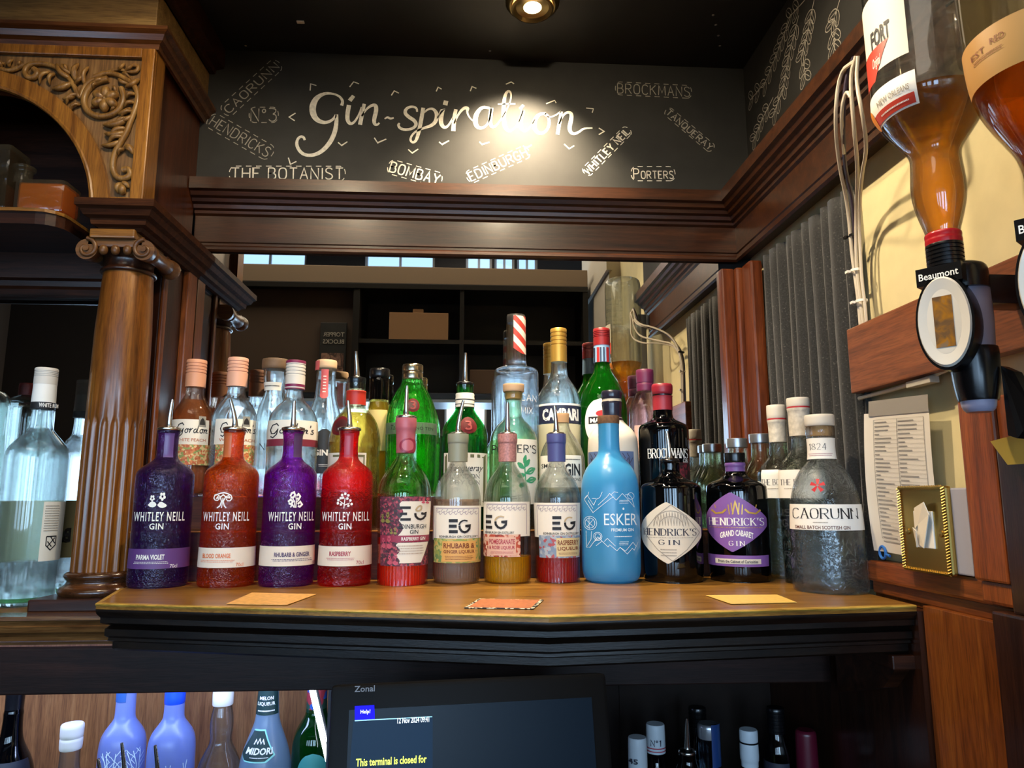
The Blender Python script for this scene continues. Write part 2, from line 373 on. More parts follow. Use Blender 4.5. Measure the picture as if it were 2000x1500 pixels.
# far wall of the front room with its two rows of windows
fw = MB(); fwm = plain('dark_far_wall', '#221a14', .7)
for z0, z1 in ((0, 1.15), (2.2, 3.33), (3.52, 3.7)): fw.box((-3.6, -4.3, z0), (3.4, -4.2, z1))
UPW = [(-1.97, -1.36), (-.88, -.30), (-.04, .18), (.20, .37), (.39, .565)]
LOW = [(-2.9, -2.3), (-2.0, -1.4), (-1.1, -.5), (-.2, .14), (.22, .8), (1.2, 1.9)]
def gaps(ws, z0, z1):
    x = -3.6
    for a, b in ws: fw.box((x, -4.3, z0), (a, -4.2, z1)); x = b
    fw.box((x, -4.3, z0), (3.4, -4.2, z1))
gaps(LOW, 1.15, 2.2); gaps(UPW, 3.33, 3.52)
struct('wall_front', fw, fwm)
wn = 1
for ws, z0, z1 in ((LOW, 1.15, 2.2), (UPW, 3.33, 3.52)):
    for a, b in ws:
        w_ = MB(); t = .02
        w_.box((a, -4.27, z0), (b, -4.23, z0 + t)).box((a, -4.27, z1 - t), (b, -4.23, z1)).box((a, -4.27, z0), (a + t, -4.23, z1)).box((b - t, -4.27, z0), (b, -4.23, z1))
        w_.box(((a + b) / 2 - .01, -4.26, z0), ((a + b) / 2 + .01, -4.24, z1))
        o = struct('window_%d' % wn, w_, plain('window_frame_paint', '#d0d2d4', .5)); wn += 1
        MB().box((a + t, -4.255, z0 + t), (b - t, -4.25, z1 - t)).build('pane', glass('window_pane', (.9, .95, 1, 1), 0), o)

# ---- mirrors and chalk wall
def mirror(x0, x1, z0, z1, label, y=0):
    return MB().box((x0, y - .004, z0), (x1, y + .004, z1)).build('wall_mirror', MIR, None, label=label, cat='mirror')
mirror(-.608, .571, 1.30, 2.0, 'wide bar mirror behind the bottles on the gin shelf')
mirror(-1.35, -.725, 1.262, 1.86, 'smaller bar mirror behind the white-capped rum bottle left of the column', -.13)
board = root('chalkboard', (0, -.02, 2.0), 'black painted chalk wall headed with large white handwriting above the mirror', 'chalkboard')
BY = -.020
MB().box((-.70, BY, 2.118), (WX, .012, CZ)).build('board', BLACKBOARD, board)
def traced(strokes, sx, ox_, oy_, name, mat, wpx, smooth=2):
    """handwriting traced in crop units; sx crop px per photo px"""
    V = []; Fc = []
    for s_ in strokes:
        w = wpx
        if isinstance(s_, tuple): s_, w = s_
        pts = [(p[0] / sx + ox_, p[1] / sx + oy_) for p in s_]
        if isinstance(w, list):
            z = chaikin([(a[0], a[1], b / sx) for a, b in zip(pts, w)], smooth); pts = [(a, b) for a, b, c in z]; w = [c for a, b, c in z]
        else: pts = chaikin(pts, smooth) if len(pts) > 2 else pts; w = [w / sx] * len(pts)
        P = [oy(a, b, BY - .0007) for a, b in pts]; q = [(p.x, p.z) for p in P]
        ribbon(q, [x * 1.53 / F for x in w], V, Fc)
    return MB().add([(a, BY - .0007, b) for a, b in V], Fc).build(name, mat, board)
G5 = [([(1105, 408), (1115, 375), (1090, 338), (1040, 318), (980, 315), (920, 345), (888, 400), (886, 460), (910, 510), (960, 537), (1010, 532), (1045, 508), (1064, 478)], [26, 22, 18, 16, 24, 40, 52, 50, 42, 30, 24, 20, 22]),
      ([(1068, 475), (1066, 540), (1054, 610), (1022, 680), (972, 740), (915, 776), (850, 785), (800, 765), (768, 715), (768, 670), (790, 642), (818, 642), (828, 668)], [24, 32, 36, 36, 34, 30, 26, 26, 26, 22, 20, 20, 18]),
      ([(1165, 372), (1195, 335)], [34, 30]), ([(1160, 405), (1148, 470), (1148, 520), (1170, 550), (1205, 530), (1238, 470), (1255, 420)], [34, 34, 32, 24, 18, 14, 14]),
      ([(1275, 395), (1258, 470), (1243, 552)], [26, 32, 32]), ([(1255, 490), (1285, 440), (1325, 408), (1362, 402), (1365, 450), (1348, 510), (1350, 548), (1372, 555), (1388, 538)], [16, 16, 22, 30, 34, 32, 26, 18, 14]),
      ([(1428, 508), (1450, 494), (1472, 508), (1496, 500)], [10, 18, 18, 12]),
      ([(1672, 455), (1668, 425), (1630, 414), (1590, 430), (1578, 465), (1612, 497), (1652, 520), (1668, 552), (1642, 580), (1590, 592), (1545, 582), (1528, 555), (1540, 540)], [14, 18, 20, 24, 28, 30, 30, 26, 22, 22, 22, 20, 14]),
      ([(1718, 425), (1702, 520), (1685, 605), (1666, 670), (1640, 690), (1618, 668), (1632, 630), (1665, 600), (1720, 577), (1780, 560), (1815, 525), (1822, 470), (1795, 432), (1758, 432), (1718, 465)], [30, 32, 30, 24, 18, 18, 16, 18, 20, 26, 32, 32, 22, 16, 14]),
      ([(1882, 405), (1890, 372)], [38, 36]), ([(1822, 505), (1868, 425), (1852, 490), (1850, 545), (1876, 578), (1908, 560), (1940, 500)], [10, 30, 36, 34, 26, 18, 12])]
traced(G5, 3.846, 380, 100, 'chalk_heading', CHALK, 26)
R6 = [([(135, 378), (122, 440), (118, 520)], [24, 28, 30]), ([(122, 472), (150, 410), (186, 368), (214, 370), (206, 395), (222, 432), (255, 462)], [12, 14, 22, 26, 14, 10, 8]),
      ([(352, 370), (305, 362), (268, 405), (258, 460), (276, 500), (318, 500), (352, 460), (366, 372)], [18, 22, 32, 34, 26, 18, 12, 14]), ([(366, 368), (356, 450), (364, 492), (392, 492), (425, 450), (460, 390)], [28, 30, 24, 14, 10, 8]),
      ([(455, 400), (490, 330), (496, 275), (478, 254), (456, 280), (446, 340), (446, 430), (452, 492), (478, 522), (512, 508), (546, 460), (572, 385)], [9, 10, 12, 16, 22, 26, 30, 30, 24, 14, 10, 10]), ([(408, 345), (522, 343)], [9, 12]),
      ([(552, 376), (575, 350)], [22, 20]), ([(574, 385), (552, 460), (562, 512), (592, 522), (622, 488), (652, 440)], [26, 30, 26, 16, 10, 8]),
      ([(722, 405), (672, 410), (642, 460), (648, 515), (686, 540), (726, 518), (746, 470), (736, 420), (714, 405)], [16, 24, 32, 30, 22, 18, 20, 18, 16]), ([(712, 415), (742, 432), (784, 418), (818, 392)], [8, 10, 10, 12]),
      ([(822, 392), (810, 460), (796, 542)], [22, 26, 24]), ([(806, 475), (830, 418), (860, 395), (888, 404), (886, 445), (872, 500), (882, 530), (906, 540), (938, 525), (966, 502), (1024, 500)], [12, 14, 18, 26, 30, 28, 24, 20, 16, 14, 9])]
traced(R6, 3.333, 850, 100, 'chalk_heading', CHALK, 20)
TICK5 = [[(868, 295), (872, 245), (915, 258)], [(1165, 268), (1195, 230), (1235, 245)], [(1478, 332), (1500, 298), (1535, 315)], [(1815, 302), (1830, 270), (1855, 285)], [(758, 465), (710, 495), (752, 522)], [(705, 800), (720, 850), (765, 828)],
         [(1078, 685), (1105, 708), (1148, 680)], [(1350, 650), (1375, 688), (1440, 660)], [(1605, 738), (1635, 765), (1680, 735)]]
for t_ in TICK5: traced([t_], 3.846, 380, 100, 'chalk_tick', CHALK, 9, 0)
TICK6 = [[(228, 260), (240, 230), (268, 242)], [(460, 215), (495, 200), (513, 212)], [(722, 342), (778, 320), (787, 337)], [(983, 370), (1030, 375), (1022, 400)], [(1065, 500), (1100, 522), (1065, 543)], [(25, 590), (45, 607), (90, 582)], [(288, 590), (305, 607), (353, 592)],
         [(572, 615), (590, 632), (628, 610)], [(840, 605), (872, 635), (905, 615)]]
for t_ in TICK6: traced([t_], 3.333, 850, 100, 'chalk_tick', CHALK, 8, 0)
def dashed(pts, dash, gap_):
    out = []; acc = 0; on = True; cur = [pts[0]]
    for a, b in zip(pts, pts[1:]):
        l = math.hypot(b[0] - a[0], b[1] - a[1]); t = 0
        while l - t > 1e-6:
            st = min((dash if on else gap_) - acc, l - t); t += st; acc += st; p = (a[0] + (b[0] - a[0]) * t / l, a[1] + (b[1] - a[1]) * t / l)
            if on: cur.append(p)
            if acc >= (dash if on else gap_) - 1e-6:
                if on: out.append(cur)
                on = not on; acc = 0; cur = [p]
    if on and len(cur) > 1: out.append(cur)
    return out
def chalk_name(txt, a, b, hpx, mat=CHALK, wpx=2.2, pad=7, small=None):
    """word between two photo points on its base line, with a dashed ring"""
    A = oy(a[0], a[1], BY); B = oy(b[0], b[1], BY); k = 1.53 / F; L = math.hypot(B.x - A.x, B.z - A.z); ux = Vector(((B.x - A.x) / L, 0, (B.z - A.z) / L)); uz = Vector((-ux.z, 0, ux.x)); h = hpx * k
    V, Fc, W, H = hand(txt, wpx / hpx * 10, 2.6, small=small)
    rnd = random.Random(txt)
    m = MB().add([Vector((A.x, BY - .0007, A.z)) + ux * (v[0] / W * L) + uz * (v[1] / H * h) for v in V], Fc)
    p = pad * k; r = []
    for cx_, s0 in ((L - .25 * h, -90), (.25 * h, 90)):
        for q in range(0, 181, 20):
            t = math.radians(s0 + q); r.append((cx_ + math.cos(t) * (p + h * .28), h / 2 + math.sin(t) * (h / 2 + p)))
    r.append(r[0]); V = []; Fc = []
    for d in dashed(r, 11 * k, 9 * k): ribbon(d, 1.6 * k, V, Fc)
    m.add([Vector((A.x, BY - .0007, A.z)) + ux * v[0] + uz * v[1] for v in V], Fc)
    m.build('chalk_name', mat, board)
chalk_name('CAORUNN', (448, 222), (546, 132), 17, CHALK_DIM, 1.8)
chalk_name('N°3', (490, 237), (540, 237), 28, CHALK_DIM, 2.2, 3)
chalk_name('HENDRICKS', (408, 243), (520, 307), 21, CHALK_DIM, 2)
chalk_name('THE BOTANIST', (452, 350), (670, 350), 24, CHALK, 2.4, 4)
chalk_name('BOMBAY', (760, 335), (855, 361), 22, CHALK, 3, 5)
chalk_name('EDINBURGH', (921, 354), (1032, 304), 19, CHALK, 2.4, 5)
chalk_name('WHITLEY NEIL', (1150, 341), (1231, 259), 15, CHALK, 2.8, 4)
chalk_name('BROCKMANS', (1206, 182), (1347, 189), 22, CHALK_DIM, 1.9, 4)
chalk_name('TANQUERAY', (1300, 222), (1385, 294), 14, CHALK_DIM, 2, 4)
chalk_name('PORTERS', (1238, 349), (1314, 349), 22, CHALK, 2.2, 5, small=.75)
# black painted strip of the right wall with chalk vines
vine = root('chalk_mural', (WX - .004, -.4, 2.2), 'black painted strip with white chalk leaf vines on the right wall', 'mural')
VX = WX - .006
MB().box((VX, -1.0, 2.06), (WX, -.02, CZ)).build('board', BLACKBOARD, vine)
for k, vp in enumerate([[(1640, 0), (1628, 40), (1630, 105)], [(1590, 0), (1578, 60), (1568, 100), (1574, 165)], [(1572, 0), (1545, 30), (1515, 110), (1495, 160), (1470, 190), (1455, 210)], [(1560, 30), (1540, 110), (1530, 170), (1505, 240)], [(1510, 190), (1490, 230), (1467, 285)]]):
    V = []; Fc = []; P = []
    for (a, b), (c, d) in zip(vp, vp[1:]):
        m_ = max(1, int(math.hypot(c - a, d - b) / 19)); P += [(a + (c - a) * t / m_, b + (d - b) * t / m_) for t in range(m_)]
    Q = [ox(a, b, VX - .0007) for a, b in P]; q2 = [(-p.y, p.z) for p in Q]; ribbon(q2, .0022, V, Fc)
    for i, (a, b) in enumerate(q2):
        if i == 0: continue
        dx, dy = q2[i][0] - q2[i - 1][0], q2[i][1] - q2[i - 1][1]; hd = math.atan2(dy, dx)
        for sgn in (-1, 1):
            ang = hd + sgn * .75; l = .030; w = .0085; lf = []
            for t in range(13):
                th = math.pi * 2 * t / 12; lx, ly = l / 2 * (1 - math.cos(th)), w * math.sin(th)
                lf.append((a + lx * math.cos(ang) - ly * math.sin(ang), b + lx * math.sin(ang) + ly * math.cos(ang)))
            ribbon(lf, .0016, V, Fc); ribbon([(a, b), (a + l * .8 * math.cos(ang), b + l * .8 * math.sin(ang))], .0012, V, Fc)
    MB().add([(VX - .0007, -a, b) for a, b in V], Fc).build('chalk_vine', CHALK_DIM, vine)

# ---- frieze moulding round the corner, mirror frame
FZ = [(-.03, 1.996), (.005, 1.986), (.011, 1.979), (.016, 1.983), (.016, 1.989), (.010, 1.994), (.010, 1.999), (.013, 2.001), (.014, 2.060), (.020, 2.064), (.021, 2.070), (.028, 2.073), (.030, 2.081), (.038, 2.084), (.041, 2.091), (.049, 2.094), (.053, 2.102), (.061, 2.105), (.061, 2.131), (-.03, 2.133)]
struct('trim_1', MB().sweep([(-.61, 0), (.625, 0), (.625, -.80)], FZ), W_FRZ, 25)
fr = MB()
fr.box((.571, -.022, 1.30), (.600, .012, 1.96), .004).box((.600, -.034, 1.30), (.640, .012, 1.96), .006)
struct('trim_4', fr, wood('red_mahogany_frame', '#3c1a0a', '#5e2c12', '#763c1a', 'z', .34, .25))
struct('trim_5', MB().box((.612, -.085, 1.30), (.640, -.036, 1.96), .006), wood('red_mahogany_frame', '#3c1a0a', '#632d12', '#7c3d1a', 'z', .34, .3))

# ---- left cabinet
cab = root('back_bar_cabinet', (-.9, -.15, 1.22), 'carved oak back bar unit with arch and fluted column at the left', 'cabinet')
FY = -.283
arch = []; cxa, cza, ra = -.93, 1.953, .249
outer = [(-1.30, 1.969), (-1.30, 2.277), (-.597, 2.277), (-.597, 1.969)]
pts = [(cxa + (ra + .0) * math.cos(t), cza + ra * math.sin(t)) for t in [math.pi * k / 28 for k in range(1, 28)]]
pts = [(cxa + ra, 1.969)] + pts + [(cxa - ra, 1.969)]
mb = MB(); n = len(pts)
def strip(mb, A, B, y0, y1):
    n = len(A); V = [(a, y0, b) for a, b in A] + [(a, y0, b) for a, b in B] + [(a, y1, b) for a, b in A] + [(a, y1, b) for a, b in B]; Fc = []
    for i in range(n - 1): Fc += [(i, i + 1, n + i + 1, n + i), (2 * n + i, 3 * n + i, 3 * n + i + 1, 2 * n + i + 1), (i, 2 * n + i, 2 * n + i + 1, i + 1), (n + i, n + i + 1, 3 * n + i + 1, 3 * n + i)]
    Fc += [(0, n, 3 * n, 2 * n), (n - 1, 3 * n - 1, 4 * n - 1, 2 * n - 1)]
    mb.add(V, Fc)
def onframe(p):
    x, z = p[0] - cxa, p[1] - 1.969; t = []
    if x > 1e-6: t.append((-.597 - cxa) / x)
    if x < -1e-6: t.append((-1.30 - cxa) / x)
    if z > 1e-6: t.append((2.277 - 1.969) / z)
    k = min(t); return (cxa + x * k, 1.969 + z * k)
FRAME = [onframe(p) for p in pts]
ext = []; ein = []
for i, p in enumerate(pts):
    ein.append(p); ext.append(FRAME[i])
    if i < n - 1:
        a, b = FRAME[i], FRAME[i + 1]
        if abs(a[0] - b[0]) > 1e-4 and abs(a[1] - b[1]) > 1e-4:
            ext.append((a[0] if abs(a[0] + .597) < 1e-4 or abs(a[0] + 1.3) < 1e-4 else b[0], 2.277)); ein.append(((p[0] + pts[i + 1][0]) / 2, (p[1] + pts[i + 1][1]) / 2))
strip(mb, ein, ext, FY, FY + .035)
mb.build('arch_panel', wood('carved_ground_oak', '#4e351a', '#775630', '#937146', 'z', .55, .05, scale=2.2, fine=.6), cab)
# raised plain band round the arch and frame round the spandrel
bnd = MB(); bo = [(cxa + (ra + .026) * math.cos(math.pi * k / 28), cza + (ra + .026) * math.sin(math.pi * k / 28)) for k in range(1, 28)]
bo = [(cxa + ra + .026, 1.969)] + bo + [(cxa - ra - .026, 1.969)]
strip(bnd, pts, bo, FY - .009, FY)
bead = [(cxa + (ra - .003) * math.cos(math.pi * k / 40), FY - .004, cza + (ra - .003) * math.sin(math.pi * k / 40)) for k in range(1, 40)]
bnd.tube(bead, .006, 8)
bnd.build('arch_band', W_OAK, cab, True)
frm = MB().box((-.619, FY - .009, 1.969), (-.5955, FY - .0005, 2.277), .002).box((-.5965, FY - .001, 1.9695), (-.5955, FY + .0365, 2.2765)).box((-1.3, FY - .009, 2.258), (-.6192, FY, 2.277), .002).box((-.662, FY - .007, 1.969), (-.619, FY, 1.982), .002)
frm.build('spandrel_frame', W_OAK, cab)
# carving traced on the spandrel face
def cpt(a, b, d=.004): p = oy(a / 3, b / 3, FY); return Vector((p.x, FY - d, p.z))
def ctube(pts, r0, r1, d=.004, flat=.9):
    q = chaikin([tuple(cpt(a, b, d)) for a, b in pts], 2); n = len(q)
    return q, [(r0 + (r1 - r0) * i / (n - 1)) for i in range(n)]
car = MB(); k3 = 1.27 / F / 3
def vinestroke(pts, w0, w1, d=.004):
    q, r = ctube(pts, w0 * k3, w1 * k3, d); car.tube(q, r, 8)
vinestroke([(640, 470), (560, 490), (500, 560), (500, 640), (560, 690), (640, 690), (710, 650), (735, 580), (715, 520)], 22, 16)
vinestroke([(600, 480), (540, 470), (490, 530), (475, 600), (430, 480), (340, 400), (260, 380), (180, 385), (150, 420), (165, 465), (210, 465), (232, 435), (205, 412)], 12, 20)
vinestroke([(560, 460), (640, 430), (720, 455), (790, 500), (820, 570), (800, 650), (770, 720), (745, 790), (700, 860), (670, 930), (665, 1000), (690, 1050), (740, 1055), (775, 1030), (760, 995), (725, 1005)], 16, 20)
vinestroke([(150, 385), (110, 410), (60, 425), (0, 410), (-60, 400)], 16, 12)
vinestroke([(640, 430), (700, 410), (760, 430), (810, 430), (818, 395), (790, 390)], 10, 14)
leafs = [((430, 490), (310, 530), 26), ((450, 560), (375, 590), 22), ((420, 470), (340, 380), 24), ((450, 480), (470, 380), 24), ((500, 500), (530, 400), 20), ((420, 440), (370, 380), 18), ((760, 500), (700, 470), 18), ((770, 640), (700, 680), 22), ((760, 700), (610, 740), 28), ((740, 780), (620, 790), 26), ((720, 830), (600, 860), 22), ((740, 860), (790, 915), 26), ((820, 470), (740, 520), 22), ((560, 500), (620, 480), 22), ((60, 400), (90, 360), 18), ((720, 1090), (720, 1150), 30), ((715, 1080), (680, 1110), 22), ((720, 1080), (765, 1110), 22), ((790, 680), (700, 720), 20), ((0, 415), (40, 380), 16)]
for (a, b, w) in leafs:
    mid = ((a[0] + b[0]) / 2 + (b[1] - a[1]) * .18, (a[1] + b[1]) / 2 - (b[0] - a[0]) * .18)
    q = chaikin([tuple(cpt(*a, .003)), tuple(cpt(*mid, .009)), tuple(cpt(*b, .005))], 2); n = len(q)
    car.tube(q, [max(.0006, w * k3 * .75 * math.sin(math.pi * (.12 + .86 * i / (n - 1)))) for i in range(n)], 8)
for (a, b, w) in (((300, 430), (240, 500), 18), ((330, 440), (300, 505), 18), ((470, 560), (395, 620), 18), ((480, 620), (420, 660), 16), ((445, 500), (500, 440), 18), ((455, 470), (430, 395), 16), ((400, 430), (385, 385), 16), ((770, 470), (720, 440), 14), ((800, 560), (745, 590), 18), ((795, 610), (735, 640), 18), ((785, 660), (715, 700), 18), ((765, 700), (680, 760), 20), ((750, 760), (650, 820), 22), ((735, 810), (640, 850), 20), ((735, 880), (700, 915), 16), ((750, 870), (800, 895), 18), ((700, 420), (740, 380), 16), ((740, 425), (790, 385), 16), ((120, 400), (130, 365), 14), ((20, 405), (10, 370), 14), ((715, 1085), (700, 1140), 22), ((725, 1085), (745, 1140), 22), ((540, 640), (590, 610), 14), ((690, 560), (665, 510), 14), ((575, 500), (555, 530), 14), ((655, 660), (690, 620), 14)):
    mid = ((a[0] + b[0]) / 2 - (b[1] - a[1]) * .2, (a[1] + b[1]) / 2 + (b[0] - a[0]) * .2)
    q = chaikin([tuple(cpt(*a, .004)), tuple(cpt(*mid, .011)), tuple(cpt(*b, .004))], 2); n = len(q)
    car.tube(q, [max(.0005, w * k3 * .7 * math.sin(math.pi * (.12 + .86 * i / (n - 1)))) for i in range(n)], 8)
carv = car.build('acanthus_carving', W_CARVE, cab, 60)
fl = MB(); c0 = cpt(630, 597, .002)
for k in range(6):
    t = math.pi / 2 + k * math.pi / 3; e = c0 + Vector((math.cos(t) * .026, -.005, math.sin(t) * .026)); mdl = (c0 + e) / 2 + Vector((0, -.006, 0))
    q = chaikin([tuple(c0), tuple(mdl), tuple(e)], 2); n = len(q); fl.tube(q, [.0095 * math.sin(math.pi * (.1 + .87 * i / (n - 1))) for i in range(n)], 8)
fl.lathe([(.0058, 0), (.005, .006), (.002, .009), (0, .0095)], c0 + Vector((0, -.004, 0)), 14, (0, -1, 0))
fl.build('rosette', W_CARVE, carv, 60)
# upper mouldings, board, top
UPM = [(0, 2.277), (.006, 2.277), (.008, 2.286), (.016, 2.290), (.02, 2.300), (.028, 2.305), (.028, 2.312), (0, 2.314)]
MB().sweep([(-1.35, FY), (-.597, FY), (-.608, 0)], UPM).build('cornice', wood('cornice_brown_x', '#3a2010', '#5b361a', '#754a26', 'x', .35, .3), cab, 25)
MB().box((-1.35, FY - .004, 2.313), (-.600, 0, 2.40), .002).build('frieze_board', W_PALE, cab)
MB().sweep([(-1.35, FY), (-.597, FY), (-.597, 0)], [(0, 2.398), (.010, 2.398), (.012, 2.408), (.03, 2.412), (.03, CZ - .002), (0, CZ - .002)]).build('top_moulding', W_DARK, cab, 25)
MB().box((-.650, FY + .036, 1.96), (-.612, -.022, 2.314)).build('side_panel', wood('side_mahogany_z', '#2b1409', '#4a2410', '#5f3218', 'z', .4, .2), cab)
MB().box((-1.35, -.045, 1.96), (-.64, -.022, 2.314)).build('recess_back', W_DARK, cab)
# shelf, entablature over the capital, rails
MB().sweep([(-.668, -.19), (-.668, FY), (-.597, FY), (-.597, 0)], [(-.01, 1.919), (0, 1.919), (.004, 1.925), (.012, 1.928), (.014, 1.938), (.022, 1.942), (.027, 1.952), (.033, 1.956), (.033, 1.969), (-.01, 1.969)]).build('entablature', wood('entablature_brown', '#24120a', '#3c2010', '#553018', 'x', .75, 0, spec=.1), cab, 25)
MB().box((-.662, FY + .004, 1.915), (-.61, -.022, 1.969)).build('entablature_block', W_DARK, cab)
MB().box((-.684, -.29, 1.905), (-.605, -.165, 1.922), .003).build('abacus', W_OAKX, cab)
sh = MB(); poly = [(-1.35, -.04), (-1.35, -.315), (-.765, -.315)] + [(-.765 + .04 * math.sin(t), -.275 - .04 * math.cos(t)) for t in (.4, .8, 1.2, 1.57)] + [(-.725, -.04)]
sh.prism([(a, b, 1.918) for a, b in poly], (0, 0, .022)); sh.build('upper_shelf', W_DARK, cab)
MB().prism([(a * 1.0, b - .004, 1.940) for a, b in poly], (0, 0, .006)).build('shelf_lip', W_OAKX, cab)
MB().box((-1.35, -.16, 1.835), (-.70, -.126, 1.925), .002).sweep([(-1.35, -.16), (-.70, -.16)], [(0, 1.828), (.010, 1.830), (.014, 1.840), (.008, 1.848), (.010, 1.858), (.004, 1.866), (0, 1.866)]).build('mirror_rail', W_DARK, cab, 25)
MB().box((-.724, -.150, 1.262), (-.612, -.006, 1.93), .002).build('partition', W_DARKZ, cab)
MB().box((-.612, -.05, 1.32), (-.598, -.006, 1.925), .003).box((-.612, -.15, 1.32), (-.604, -.135, 1.925), .003).build('pilaster_moulding', wood('pilaster_red', '#4a2410', '#7a4018', '#955322', 'z', .3, .4), cab)
# column
CX, CYY = -.640, -.225
nf = 19
def fluted(th, t):
    if t > .268: return 1.0
    s_ = abs(math.sin(th * nf / 2)); w_ = .38 if t < .25 else .38 + .62 * (t - .25) / .018
    return 1 - .075 * max(0, (s_ - w_) / max(.02, 1 - w_)) ** .6
prof = [(.0505, .0)] + [(.0505 - .009 * (k / 30) ** 1.0 - .0035 * math.sin(math.pi * k / 30) * -.3, .545 * k / 30) for k in range(1, 31)]
prof = [(.0500, 0), (.0499, .08), (.0497, .16), (.0494, .22), (.0491, .25), (.0490, .256), (.0489, .262), (.0488, .268), (.0482, .34), (.0470, .43), (.0430, .52), (.0412, .555)]
shaft_w = wood('column_oak', '#3e1e08', '#754416', '#96601e', 'z', .3, .3)
MB().lathe(prof, (CX, CYY, 1.316), 240, flute=fluted).build('column_shaft', shaft_w, cab, 60)
MB().lathe(chaikin([(.062, 0), (.066, .004), (.067, .011), (.061, .017), (.056, .019), (.053, .025), (.057, .029), (.060, .034), (.057, .039), (.051, .041)], 1), (CX, CYY, 1.277), 64).build('column_base', wood('base_brown', '#2c170b', '#4a2a14', '#653c1e', 'x', .25, .5), cab, 60)
MB().box((CX - .077, CYY - .079, 1.258), (CX + .066, CYY + .06, 1.2785), .003).build('plinth', W_DARK, cab)
cap = MB().lathe(chaikin([(.0415, 0), (.047, .001), (.048, .006), (.043, .009), (.0415, .013), (.0415, .026), (.046, .03), (.053, .038), (.056, .046), (.05, .05)], 1), (CX, CYY, 1.852), 48)
cap.build('capital_neck', W_DARKZ, cab, 60)
cp_ = MB(); cp_.box((CX - .052, CYY - .058, 1.890), (CX + .050, CYY + .06, 1.9055), .004)
for sx in (-1, 1):
    for yy in (CYY - .058,):
        cen = Vector((CX + sx * .050, yy, 1.886)); sp_ = []
        for k in range(40):
            t = k / 39 * 4.6 * math.pi / 2; r = .019 * (1 - k / 46); sp_.append(cen + Vector((-sx * r * math.sin(t), 0, r * math.cos(t))))
        cp_.tube(sp_, [.0045 - .002 * k / 39 for k in range(40)], 8)
        cp_.lathe([(.005, -.003), (.005, .003)], cen, 12, (0, -1, 0))
    # scroll bolster running back along the side
    cp_.lathe([(.019, 0), (.0185, .012), (.014, .022), (.0165, .026), (.0125, .04), (.012, .06), (.0125, .08), (.0165, .094), (.014, .098), (.0185, .108), (.019, .12)], Vector((CX + sx * .050, CYY + .062, 1.885)), 24, (0, -1, 0))
for k in (-1, 0, 1):
    c = Vector((CX + k * .021, CYY - .056, 1.885)); cp_.lathe(chaikin([(.0, -.010), (.006, -.008), (.008, 0), (.006, .007), (0, .009)], 1), c, 12)
cp_.build('capital', wood('capital_brown', '#3c2110', '#63401f', '#82582c', 'x', .42, .12), cab, 50)
# lower counter of the cabinet
MB().prism([(-1.35, -.01, 1.236), (-1.35, -.325, 1.236), (-.56, -.325, 1.236), (-.56, -.01, 1.236)], (0, 0, .022)).build('counter_top', W_OAKX, cab)
MB().sweep([(-1.35, -.325), (-.53, -.325)], [(-.02, 1.212), (0, 1.212), (.003, 1.217), (.012, 1.220), (.013, 1.226), (.008, 1.229), (.018, 1.234), (.021, 1.243), (.015, 1.250), (.024, 1.253), (.024, 1.259), (-.02, 1.259)]).build('counter_moulding', wood('counter_brown_x', '#3e2311', '#684423', '#876035', 'x', .25, .5), cab, 30)

# ---- gin shelf, its steps and the boards beneath
gs_ = root('display_shelf', (0, -.35, 1.22), 'long wooden display shelf with a canted front carrying the gin bottles', 'shelf')
TOP = [(-.511, -.503), (.10, -.646), (.606, -.589), (.606, -.006), (-.590, -.006), (-.556, -.30), (-.55, -.345)]
MB().prism([(a, b, 1.292) for a, b in TOP], (0, 0, .008)).build('top_board', W_OAKTOP, gs_)
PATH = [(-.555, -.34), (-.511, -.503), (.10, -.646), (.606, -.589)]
MB().sweep(PATH, [(-.006, 1.2967), (.0005, 1.2967), (.0012, 1.2985), (.0002, 1.3), (-.006, 1.3003)]).build('lip_highlight', wood('lip_highlight_oak', '#7b5a20', '#b08a3a', '#c9a650', 'x', .4, .2), gs_)  # thin bead in paler wood, painting in the yellow highlight along the lip
MB().sweep(PATH, [(-.06, 1.2965), (-.001, 1.2965), (0, 1.290), (-.001, 1.286), (-.006, 1.280), (-.006, 1.273), (-.013, 1.270), (-.020, 1.268), (-.012, 1.264), (-.012, 1.255), (-.017, 1.2515), (-.016, 1.248), (-.022, 1.2455), (-.022, 1.2365), (-.026, 1.2335), (-.06, 1.2335)]).build('front_moulding', W_BLACK, gs_, 30)
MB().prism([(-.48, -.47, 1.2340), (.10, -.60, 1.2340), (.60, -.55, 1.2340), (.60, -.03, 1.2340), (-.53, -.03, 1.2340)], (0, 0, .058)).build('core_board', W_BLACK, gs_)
MB().box((.575, -.575, 1.213), (.612, -.40, 1.232), .002).prism([(.585, -.565, 1.213), (.585, -.40, 1.213), (.585, -.40, 1.14), (.585, -.53, 1.18)], (.025, 0, 0)).build('bracket', W_DARK, gs_)
st1 = MB().prism([(-.585, -.255, 1.3005), (.468, -.222, 1.3005), (.468, -.01, 1.3005), (-.585, -.01, 1.3005)], (0, 0, .084))
st = root('bottle_riser', (0, -.12, 1.3005), 'dark stepped wooden riser lifting the rear bottles in front of the mirror', 'riser')
st1.build('step', wood('riser_brown_x', '#2a140a', '#45240f', '#5c3418', 'x', .6, 0), st)
MB().prism([(-.575, -.136, 1.3845), (.462, -.126, 1.3845), (.462, -.01, 1.3845), (-.575, -.01, 1.3845)], (0, 0, .06)).build('step', MATS['riser_brown_x'], st)
MB().tube([(-.585, -.256, 1.384), (.468, -.223, 1.384)], .0016, 8).build('step_highlight', W_OAKX, st)  # bright oak line standing in for the highlight on the step edge
fas = MB().box((-1.35, -.352, 1.143), (.60, -.335, 1.2115), .002)
